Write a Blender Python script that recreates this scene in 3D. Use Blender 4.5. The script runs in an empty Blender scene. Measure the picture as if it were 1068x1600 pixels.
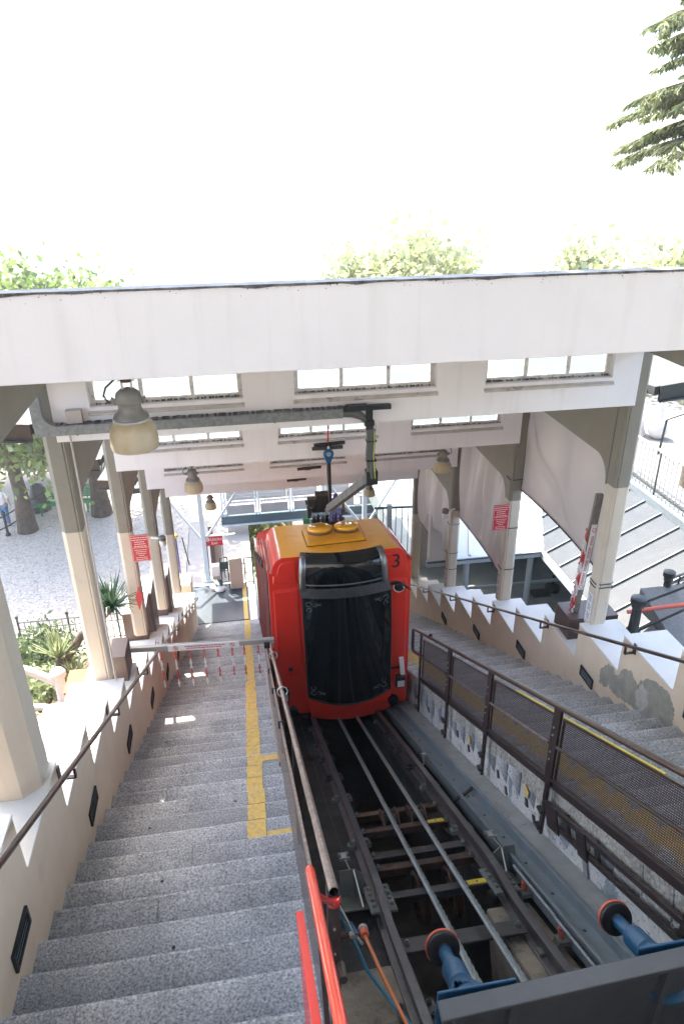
import bpy, bmesh, math, random
import numpy as np
from mathutils import Vector, Matrix
random.seed(7); RNG = np.random.default_rng(7)
SC = bpy.context.scene
COL = SC.collection
PI = math.pi
R = math.radians

# ------------------------------------------------------------------ camera
PITCH, YAW, ROLL = R(26.032), R(8.952), R(-0.718)
_f = np.array([math.sin(YAW)*math.cos(PITCH), math.cos(YAW)*math.cos(PITCH), -math.sin(PITCH)])
_r = np.array([math.cos(YAW), -math.sin(YAW), 0.0])
_u = np.cross(_r, _f)
_r2 = _r*math.cos(ROLL) + _u*math.sin(ROLL)
_u2 = -_r*math.sin(ROLL) + _u*math.cos(ROLL)
cd = bpy.data.cameras.new('camera'); cam = bpy.data.objects.new('camera', cd); COL.objects.link(cam)
cam.matrix_world = Matrix(((_r2[0], _u2[0], -_f[0], 0), (_r2[1], _u2[1], -_f[1], 0), (_r2[2], _u2[2], -_f[2], 0), (0, 0, 0, 1)))
cd.sensor_fit = 'VERTICAL'; cd.sensor_height = 36.0; cd.lens = 36.0*1110/1600
cd.clip_start = 0.05; cd.clip_end = 20000
SC.camera = cam

# ------------------------------------------------------------------ light
SUN_EL = R(60); SUN_DIR = Vector((-0.46, 0.88, 0)).normalized()     # horizontal direction towards the sun
world = bpy.data.worlds.new('World'); SC.world = world; world.use_nodes = True
wn = world.node_tree; wn.nodes.clear()
sky = wn.nodes.new('ShaderNodeTexSky'); sky.sky_type = 'NISHITA'; sky.sun_disc = False
sky.sun_elevation = SUN_EL; sky.sun_rotation = math.atan2(SUN_DIR.x, SUN_DIR.y)
sky.air_density = 0.75; sky.dust_density = 4.0; sky.ozone_density = 0.8; sky.altitude = 700
bg = wn.nodes.new('ShaderNodeBackground'); bg.inputs['Strength'].default_value = 0.15
wo = wn.nodes.new('ShaderNodeOutputWorld')
wn.links.new(sky.outputs[0], bg.inputs[0]); wn.links.new(bg.outputs[0], wo.inputs[0])
sd = bpy.data.lights.new('sun', 'SUN'); sd.energy = 2.1; sd.angle = R(0.53); sd.color = (1.0, 0.95, 0.87)
sun = bpy.data.objects.new('sun', sd); COL.objects.link(sun)
_to = Vector((SUN_DIR.x*math.cos(SUN_EL), SUN_DIR.y*math.cos(SUN_EL), math.sin(SUN_EL)))
sun.rotation_euler = _to.to_track_quat('Z', 'Y').to_euler(); sun.location = (-6, 4, 14)
vs = SC.view_settings; vs.view_transform = 'Standard'; vs.look = 'None'; vs.gamma = 1.0; vs.use_curve_mapping = False
vs.exposure = 3.3
vs.use_white_balance = True; vs.white_balance_temperature = 6900; vs.white_balance_tint = 5

# ------------------------------------------------------------------ geometry helpers
SL = R(27.683); TAN, CO, SI = math.tan(SL), math.cos(SL), math.sin(SL)
DV = np.array([0, CO, -SI]); NV = np.array([0, SI, CO])
def S(x, t, D): return (x, t*CO - D*SI, -t*SI - D*CO)      # slope frame: t metres down the track, D metres below the eye plane
def tY(Y, D): return (Y + D*SI)/CO                          # t for a given level distance Y on depth D
def nz(Y, D): return -D/CO - TAN*Y                          # height of slope plane D at level distance Y

class MB:
    """collects faces, then links them as one mesh object"""
    def __init__(s): s.v = []; s.f = []; s.m = []; s.cur = 0
    def add(s, vs_, fs):
        o = len(s.v); s.v += [tuple(map(float, p)) for p in vs_]
        for q in fs: s.f.append(tuple(i+o for i in q)); s.m.append(s.cur)
        return s
    def box(s, a, b):
        x0, x1 = sorted((a[0], b[0])); y0, y1 = sorted((a[1], b[1])); z0, z1 = sorted((a[2], b[2]))
        return s.hexa([(x0,y0,z0),(x1,y0,z0),(x1,y1,z0),(x0,y1,z0),(x0,y0,z1),(x1,y0,z1),(x1,y1,z1),(x0,y1,z1)])
    def hexa(s, p):
        return s.add(p, [(0,3,2,1),(4,5,6,7),(0,1,5,4),(1,2,6,5),(2,3,7,6),(3,0,4,7)])
    def sbox(s, x0, x1, t0, t1, D0, D1):     # box in the slope frame, D0 nearer the eye plane
        return s.hexa([S(x0,t0,D1),S(x1,t0,D1),S(x1,t1,D1),S(x0,t1,D1),S(x0,t0,D0),S(x1,t0,D0),S(x1,t1,D0),S(x0,t1,D0)])
    def obox(s, c, ax, ay, az, hx, hy, hz):
        c = np.array(c, float); ax, ay, az = [np.array(a, float)/np.linalg.norm(a) for a in (ax, ay, az)]
        P = [c+ax*i*hx+ay*j*hy+az*k*hz for k in (-1,1) for (i,j) in ((-1,-1),(1,-1),(1,1),(-1,1))]
        return s.hexa(P)
    def bar(s, a, b, w, h=None, up=(0,0,1)):
        a = np.array(a, float); b = np.array(b, float); d = b-a; L = np.linalg.norm(d); d /= L
        u = np.array(up, float); x = np.cross(d, u)
        if np.linalg.norm(x) < 1e-6: x = np.cross(d, (1,0,0))
        x /= np.linalg.norm(x); z = np.cross(x, d)
        return s.obox((a+b)/2, x, d, z, w/2, L/2, (h or w)/2)
    def prism(s, poly, axis, a, b):
        """poly: 2-D outline; axis 'x': (y,z) outline extruded in x from a to b, etc."""
        n = len(poly)
        def P(u, v, w): return {'x': (w,u,v), 'y': (u,w,v), 'z': (u,v,w)}[axis]
        vs_ = [P(u,v,a) for u,v in poly] + [P(u,v,b) for u,v in poly]
        fs = [tuple(range(n-1,-1,-1)), tuple(range(n,2*n))] + [(i,(i+1)%n,n+(i+1)%n,n+i) for i in range(n)]
        return s.add(vs_, fs)
    def tube(s, pts, r, n=8, cap=True, closed=False):
        P = [np.array(p, float) for p in pts]; N = len(P)
        rr = r if hasattr(r, '__len__') else [r]*N
        vs_ = []; up = None
        for i in range(N):
            if closed: d = P[(i+1)%N]-P[i-1]
            else: d = P[min(i+1,N-1)]-P[max(i-1,0)]
            d = d/(np.linalg.norm(d)+1e-12)
            if up is None:
                up = np.array((0,0,1.)) if abs(d[2]) < .9 else np.array((1.,0,0))
            x = np.cross(d, up); x /= np.linalg.norm(x); y = np.cross(x, d); up = y
            for k in range(n):
                a = 2*PI*k/n; vs_.append(P[i]+rr[i]*(x*math.cos(a)+y*math.sin(a)))
        fs = []
        for i in range(N if closed else N-1):
            j = (i+1)%N
            for k in range(n): fs.append((i*n+k, i*n+(k+1)%n, j*n+(k+1)%n, j*n+k))
        if cap and not closed: fs += [tuple(range(n-1,-1,-1)), tuple((N-1)*n+k for k in range(n))]
        return s.add(vs_, fs)
    def lathe(s, prof, c, ax=(0,0,1), n=20, cap=False):
        """prof: (radius, height) along ax from c"""
        c = np.array(c, float); az = np.array(ax, float); az /= np.linalg.norm(az)
        x = np.cross(az, (0,1,0) if abs(az[1]) < .9 else (1,0,0)); x /= np.linalg.norm(x); y = np.cross(az, x)
        vs_ = []; fs = []
        for r, h in prof:
            for k in range(n):
                a = 2*PI*k/n; vs_.append(c+az*h+r*(x*math.cos(a)+y*math.sin(a)))
        for i in range(len(prof)-1):
            for k in range(n): fs.append((i*n+k, i*n+(k+1)%n, (i+1)*n+(k+1)%n, (i+1)*n+k))
        if cap: fs += [tuple(range(n-1,-1,-1)), tuple((len(prof)-1)*n+k for k in range(n))]
        return s.add(vs_, fs)
    def ball(s, c, r, n=10, m=6, sq=(1,1,1)):
        prof = [(max(1e-4, r*math.sin(PI*i/m)), -r*math.cos(PI*i/m)) for i in range(m+1)]
        o = len(s.v); s.lathe(prof, (0,0,0), (0,0,1), n)
        for i in range(o, len(s.v)):
            p = s.v[i]; s.v[i] = (c[0]+p[0]*sq[0], c[1]+p[1]*sq[1], c[2]+p[2]*sq[2])
        return s
    def sweep(s, prof, path, cap=True):
        """prof: (x offset, offset along the local normal); path: (x, y, z) points in a plane of constant x"""
        P = [np.array(p, float) for p in path]; N = len(P); n = len(prof); vs_ = []
        for i in range(N):
            d = P[min(i+1,N-1)]-P[max(i-1,0)]; d /= np.linalg.norm(d)
            nn = np.array((0, -d[2], d[1])); nn = nn if nn[2] > 0 else -nn
            for a, b in prof: vs_.append(P[i]+np.array((a,0,0))+nn*b)
        fs = [(i*n+k, i*n+(k+1)%n, (i+1)*n+(k+1)%n, (i+1)*n+k) for i in range(N-1) for k in range(n)]
        if cap: fs += [tuple(range(n-1,-1,-1)), tuple((N-1)*n+k for k in range(n))]
        return s.add(vs_, fs)

ORG = {}
def link(o): COL.objects.link(o); return o
def finish(me, smooth):
    bm = bmesh.new(); bm.from_mesh(me); bmesh.ops.recalc_face_normals(bm, faces=bm.faces); bm.to_mesh(me); bm.free()
    if smooth:
        me.polygons.foreach_set('use_smooth', [True]*len(me.polygons)); me.set_sharp_from_angle(angle=R(smooth if smooth > 1 else 35))
def tag(o, label=None, cat=None, group=None, kind=None):
    if label: o['label'] = label
    if cat: o['category'] = cat
    if group: o['group'] = group
    if kind: o['kind'] = kind
    return o
def thing(name, label, cat, base=(0,0,0), group=None, kind=None):
    o = bpy.data.objects.new(name, None); link(o); o.location = base; o.empty_display_size = .1
    ORG[o.name] = np.array(base, float)
    return tag(o, label, cat, group, kind)
def part(name, mb, mats, parent=None, smooth=0, bevel=0, label=None, base=None):
    org = ORG[parent.name] if parent is not None else np.array(base if base is not None else (0,0,0), float)
    me = bpy.data.meshes.new(name)
    me.from_pydata([(p[0]-org[0], p[1]-org[1], p[2]-org[2]) for p in mb.v], [], mb.f)
    mats = mats if isinstance(mats, (list, tuple)) else [mats]
    for m in mats: me.materials.append(m)
    if len(mats) > 1: me.polygons.foreach_set('material_index', mb.m)
    finish(me, smooth)
    o = bpy.data.objects.new(name, me); link(o); ORG[o.name] = org
    if parent is not None: o.parent = parent
    else: o.location = org
    if bevel:
        b = o.modifiers.new('edge', 'BEVEL'); b.width = bevel; b.segments = 2; b.limit_method = 'ANGLE'; b.angle_limit = R(50)
    if label: o['label'] = label
    return o
def solo(name, mb, mats, label, cat, base=None, group=None, smooth=0, bevel=0, kind=None):
    if base is None: base = np.mean(np.array(mb.v), axis=0); base[2] = min(p[2] for p in mb.v)
    return tag(part(name, mb, mats, None, smooth, bevel, base=base), label, cat, group, kind)
def dup(o, parent, delta):
    """copy of a part (sharing mesh), moved by delta in world space"""
    c = o.copy(); link(c); c.parent = parent; c.location = Vector(o.location)+Vector(delta); ORG[c.name] = ORG[o.name]
    return c
def copy_tree(o, loc=None, parent=None):
    c = o.copy(); link(c); c.parent = parent
    if loc is not None: c.location = loc
    ORG[c.name] = np.array(c.location) if parent is None else ORG[parent.name]
    for ch in list(o.children): copy_tree(ch, None, c)
    return c
def npmesh(name, V, k, mat, parent=None, base=(0,0,0), smooth=False, mats=None, midx=None):
    """V: (faces*k, 3) array, every k rows one face"""
    org = ORG[parent.name] if parent is not None else np.array(base, float)
    V = np.asarray(V, np.float32)-org.astype(np.float32); n = len(V)//k
    me = bpy.data.meshes.new(name); me.vertices.add(n*k); me.loops.add(n*k); me.polygons.add(n)
    me.vertices.foreach_set('co', V[:n*k].ravel()); me.loops.foreach_set('vertex_index', np.arange(n*k, dtype=np.int32))
    me.polygons.foreach_set('loop_start', np.arange(0, n*k, k, dtype=np.int32))
    for m in (mats or [mat]): me.materials.append(m)
    if midx is not None: me.polygons.foreach_set('material_index', np.asarray(midx, np.int32))
    me.update(); me.validate()
    o = bpy.data.objects.new(name, me); link(o); ORG[o.name] = org
    if parent is not None: o.parent = parent
    else: o.location = org
    return o
def text(name, body, size, loc, rot, mat, parent, ext=.001, align='CENTER'):
    cu = bpy.data.curves.new(name, 'FONT'); cu.body = body; cu.size = size; cu.extrude = ext; cu.align_x = align; cu.align_y = 'CENTER'
    cu.materials.append(mat)
    tmp = bpy.data.objects.new(name+'_curve', cu); link(tmp); me = bpy.data.meshes.new_from_object(tmp.evaluated_get(bpy.context.evaluated_depsgraph_get()))
    bpy.data.objects.remove(tmp); o = bpy.data.objects.new(name, me); link(o); o.parent = parent
    o.location = Vector(loc)-Vector(ORG[parent.name]); o.rotation_euler = rot; ORG[o.name] = ORG[parent.name]
    return o

# ------------------------------------------------------------------ materials
def mat(name, col, rough=.7, metal=0., var=0., vscale=4., col2=None, bump=0., bscale=40., spec=.5, coat=0., detail=6., dirt=None, dscale=1.5, dlo=.55, dhi=.75, streak=None):
    m = bpy.data.materials.new(name); m.use_nodes = True; nt = m.node_tree; b = nt.nodes['Principled BSDF']; L = nt.links.new
    b.inputs['Roughness'].default_value = rough; b.inputs['Metallic'].default_value = metal
    b.inputs['Specular IOR Level'].default_value = spec; b.inputs['Coat Weight'].default_value = coat
    c = (*col, 1)
    b.inputs['Base Color'].default_value = c
    tc = nt.nodes.new('ShaderNodeTexCoord'); out = None
    if var or col2:
        n = nt.nodes.new('ShaderNodeTexNoise'); n.inputs['Scale'].default_value = vscale; n.inputs['Detail'].default_value = detail; n.inputs['Roughness'].default_value = .6
        L(tc.outputs['Object'], n.inputs['Vector'])
        cr = nt.nodes.new('ShaderNodeValToRGB'); cr.color_ramp.elements[0].position = .32; cr.color_ramp.elements[1].position = .68
        c2 = col2 or tuple(x*(1-var) for x in col)
        cr.color_ramp.elements[0].color = (*c2, 1); cr.color_ramp.elements[1].color = c
        L(n.outputs['Fac'], cr.inputs['Fac']); out = cr.outputs['Color']
    if dirt:
        n2 = nt.nodes.new('ShaderNodeTexNoise'); n2.inputs['Scale'].default_value = dscale; n2.inputs['Detail'].default_value = 9; n2.inputs['Roughness'].default_value = .7
        L(tc.outputs['Object'], n2.inputs['Vector'])
        mr = nt.nodes.new('ShaderNodeMapRange'); mr.inputs['From Min'].default_value = dlo; mr.inputs['From Max'].default_value = dhi
        L(n2.outputs['Fac'], mr.inputs['Value'])
        mx = nt.nodes.new('ShaderNodeMix'); mx.data_type = 'RGBA'; L(mr.outputs[0], mx.inputs['Factor'])
        if out: L(out, mx.inputs['A'])
        else: mx.inputs['A'].default_value = c
        mx.inputs['B'].default_value = (*dirt, 1); out = mx.outputs['Result']
    if streak:                                                           # rain streaks: noise drawn out downwards
        mp = nt.nodes.new('ShaderNodeMapping'); mp.inputs['Scale'].default_value = (9, 9, .55); L(tc.outputs['Object'], mp.inputs['Vector'])
        n5 = nt.nodes.new('ShaderNodeTexNoise'); n5.inputs['Scale'].default_value = 1; n5.inputs['Detail'].default_value = 6; L(mp.outputs[0], n5.inputs['Vector'])
        m5 = nt.nodes.new('ShaderNodeMapRange'); m5.inputs['From Min'].default_value = .54; m5.inputs['From Max'].default_value = .80; m5.inputs['To Max'].default_value = .30; L(n5.outputs['Fac'], m5.inputs['Value'])
        x5 = nt.nodes.new('ShaderNodeMix'); x5.data_type = 'RGBA'; L(m5.outputs[0], x5.inputs['Factor']); x5.inputs['B'].default_value = (*streak, 1)
        if out: L(out, x5.inputs['A'])
        else: x5.inputs['A'].default_value = c
        out = x5.outputs['Result']
    if out: L(out, b.inputs['Base Color'])
    if bump:
        n3 = nt.nodes.new('ShaderNodeTexNoise'); n3.inputs['Scale'].default_value = bscale; n3.inputs['Detail'].default_value = 5
        L(tc.outputs['Object'], n3.inputs['Vector'])
        bp = nt.nodes.new('ShaderNodeBump'); bp.inputs['Strength'].default_value = bump; bp.inputs['Distance'].default_value = .01
        L(n3.outputs['Fac'], bp.inputs['Height']); L(bp.outputs['Normal'], b.inputs['Normal'])
    return m
def granite(name, lo, mid, hi, scale=55., bump=.5, nosing=False):
    m = bpy.data.materials.new(name); m.use_nodes = True; nt = m.node_tree; b = nt.nodes['Principled BSDF']; L = nt.links.new
    b.inputs['Roughness'].default_value = .75
    tc = nt.nodes.new('ShaderNodeTexCoord')
    n = nt.nodes.new('ShaderNodeTexNoise'); n.inputs['Scale'].default_value = scale; n.inputs['Detail'].default_value = 7; n.inputs['Roughness'].default_value = .78
    L(tc.outputs['Object'], n.inputs['Vector'])
    cr = nt.nodes.new('ShaderNodeValToRGB'); e = cr.color_ramp.elements
    e[0].position = .36; e[0].color = (*lo, 1); e[1].position = .66; e[1].color = (*hi, 1)
    k = e.new(.5); k.color = (*mid, 1)
    L(n.outputs['Fac'], cr.inputs['Fac'])
    n2 = nt.nodes.new('ShaderNodeTexNoise'); n2.inputs['Scale'].default_value = 2.2; n2.inputs['Detail'].default_value = 4
    L(tc.outputs['Object'], n2.inputs['Vector'])
    oi = nt.nodes.new('ShaderNodeObjectInfo')
    mr = nt.nodes.new('ShaderNodeMapRange'); mr.inputs['From Min'].default_value = .3; mr.inputs['From Max'].default_value = .7
    mr.inputs['To Min'].default_value = .72; mr.inputs['To Max'].default_value = 1.12
    L(n2.outputs['Fac'], mr.inputs['Value'])
    mr2 = nt.nodes.new('ShaderNodeMapRange'); mr2.inputs['To Min'].default_value = .9; mr2.inputs['To Max'].default_value = 1.08
    L(oi.outputs['Random'], mr2.inputs['Value'])
    mm = nt.nodes.new('ShaderNodeMath'); mm.operation = 'MULTIPLY'; L(mr.outputs[0], mm.inputs[0]); L(mr2.outputs[0], mm.inputs[1])
    mx = nt.nodes.new('ShaderNodeVectorMath'); mx.operation = 'SCALE'
    if nosing:                                                           # pale worn nosing; grime and painted shade darken each tread towards its back
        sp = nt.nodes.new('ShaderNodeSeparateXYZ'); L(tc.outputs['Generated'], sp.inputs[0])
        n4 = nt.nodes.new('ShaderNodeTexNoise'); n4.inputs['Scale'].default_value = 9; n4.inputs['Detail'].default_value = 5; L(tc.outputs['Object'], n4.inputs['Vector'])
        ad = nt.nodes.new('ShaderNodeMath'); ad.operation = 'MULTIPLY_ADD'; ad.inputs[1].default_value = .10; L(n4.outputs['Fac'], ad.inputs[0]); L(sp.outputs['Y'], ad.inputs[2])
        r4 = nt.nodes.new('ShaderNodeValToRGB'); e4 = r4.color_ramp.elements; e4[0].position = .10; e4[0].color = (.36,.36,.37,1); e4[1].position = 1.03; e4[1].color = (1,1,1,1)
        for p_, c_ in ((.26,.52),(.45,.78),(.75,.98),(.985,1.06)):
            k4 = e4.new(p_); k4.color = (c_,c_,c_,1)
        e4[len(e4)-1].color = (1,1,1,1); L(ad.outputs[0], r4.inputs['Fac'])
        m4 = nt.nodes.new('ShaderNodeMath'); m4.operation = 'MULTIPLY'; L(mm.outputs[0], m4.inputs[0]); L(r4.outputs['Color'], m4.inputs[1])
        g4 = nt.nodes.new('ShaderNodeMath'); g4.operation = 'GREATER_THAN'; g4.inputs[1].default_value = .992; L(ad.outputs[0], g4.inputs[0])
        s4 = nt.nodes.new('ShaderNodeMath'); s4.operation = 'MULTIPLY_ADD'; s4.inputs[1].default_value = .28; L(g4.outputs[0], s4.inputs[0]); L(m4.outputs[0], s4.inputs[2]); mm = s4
    L(cr.outputs['Color'], mx.inputs[0]); L(mm.outputs[0], mx.inputs['Scale']); L(mx.outputs[0], b.inputs['Base Color'])
    bp = nt.nodes.new('ShaderNodeBump'); bp.inputs['Strength'].default_value = bump; bp.inputs['Distance'].default_value = .012
    L(n.outputs['Fac'], bp.inputs['Height']); L(bp.outputs['Normal'], b.inputs['Normal'])
    return m
def mesh_sheet(name, col, scale, hole=.32, rot=0.785):
    """perforated sheet: round holes on a square grid in object space"""
    m = bpy.data.materials.new(name); m.use_nodes = True; nt = m.node_tree; b = nt.nodes['Principled BSDF']; L = nt.links.new
    b.inputs['Base Color'].default_value = (*col, 1); b.inputs['Roughness'].default_value = .45; b.inputs['Metallic'].default_value = .2
    tc = nt.nodes.new('ShaderNodeTexCoord'); sp = nt.nodes.new('ShaderNodeSeparateXYZ'); L(tc.outputs['Object'], sp.inputs[0])
    # coordinates along and across the stair slope
    def lin(a, bb):
        m1 = nt.nodes.new('ShaderNodeMath'); m1.operation = 'MULTIPLY'; m1.inputs[1].default_value = a*scale; L(sp.outputs['Y'], m1.inputs[0])
        m2 = nt.nodes.new('ShaderNodeMath'); m2.operation = 'MULTIPLY_ADD'; m2.inputs[1].default_value = bb*scale; L(sp.outputs['Z'], m2.inputs[0]); L(m1.outputs[0], m2.inputs[2])
        fr = nt.nodes.new('ShaderNodeMath'); fr.operation = 'FRACT'; L(m2.outputs[0], fr.inputs[0])
        s_ = nt.nodes.new('ShaderNodeMath'); s_.operation = 'SUBTRACT'; s_.inputs[1].default_value = .5; L(fr.outputs[0], s_.inputs[0])
        return s_.outputs[0]
    u = lin(CO, -SI); v = lin(SI, CO)
    cb = nt.nodes.new('ShaderNodeCombineXYZ'); L(u, cb.inputs[0]); L(v, cb.inputs[1])
    ln = nt.nodes.new('ShaderNodeVectorMath'); ln.operation = 'LENGTH'; L(cb.outputs[0], ln.inputs[0])
    lt = nt.nodes.new('ShaderNodeMath'); lt.operation = 'LESS_THAN'; lt.inputs[1].default_value = hole; L(ln.outputs['Value'], lt.inputs[0])
    tr = nt.nodes.new('ShaderNodeBsdfTransparent'); ms = nt.nodes.new('ShaderNodeMixShader')
    L(lt.outputs[0], ms.inputs[0]); L(b.outputs[0], ms.inputs[1]); L(tr.outputs[0], ms.inputs[2])
    L(ms.outputs[0], nt.nodes['Material Output'].inputs['Surface'])
    return m
def leafmat(name, a, b2, trans=.45, vscale=.9):
    m = bpy.data.materials.new(name); m.use_nodes = True; nt = m.node_tree; nt.nodes.remove(nt.nodes['Principled BSDF']); L = nt.links.new
    g = nt.nodes.new('ShaderNodeNewGeometry'); cr = nt.nodes.new('ShaderNodeValToRGB')
    cr.color_ramp.elements[0].color = (*a, 1); cr.color_ramp.elements[1].color = (*b2, 1); L(g.outputs['Random Per Island'], cr.inputs['Fac'])
    d = nt.nodes.new('ShaderNodeBsdfDiffuse'); t = nt.nodes.new('ShaderNodeBsdfTranslucent'); mx = nt.nodes.new('ShaderNodeMixShader')
    mx.inputs[0].default_value = trans
    L(cr.outputs[0], d.inputs[0]); L(cr.outputs[0], t.inputs[0]); L(d.outputs[0], mx.inputs[1]); L(t.outputs[0], mx.inputs[2])
    gl = nt.nodes.new('ShaderNodeBsdfGlossy'); gl.inputs['Roughness'].default_value = .45
    m2 = nt.nodes.new('ShaderNodeMixShader'); m2.inputs[0].default_value = .05; L(mx.outputs[0], m2.inputs[1]); L(gl.outputs[0], m2.inputs[2])
    L(m2.outputs[0], nt.nodes['Material Output'].inputs['Surface'])
    return m
def glassmat(name, tint, base=.06):
    m = bpy.data.materials.new(name); m.use_nodes = True; nt = m.node_tree; nt.nodes.remove(nt.nodes['Principled BSDF']); L = nt.links.new
    tr = nt.nodes.new('ShaderNodeBsdfTransparent'); tr.inputs[0].default_value = (*tint, 1)
    gl = nt.nodes.new('ShaderNodeBsdfGlossy'); gl.inputs['Roughness'].default_value = .03
    fr = nt.nodes.new('ShaderNodeFresnel'); fr.inputs['IOR'].default_value = 1.5
    mx = nt.nodes.new('ShaderNodeMixShader'); L(fr.outputs[0], mx.inputs[0]); L(tr.outputs[0], mx.inputs[1]); L(gl.outputs[0], mx.inputs[2])
    L(mx.outputs[0], nt.nodes['Material Output'].inputs['Surface'])
    return m
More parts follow.
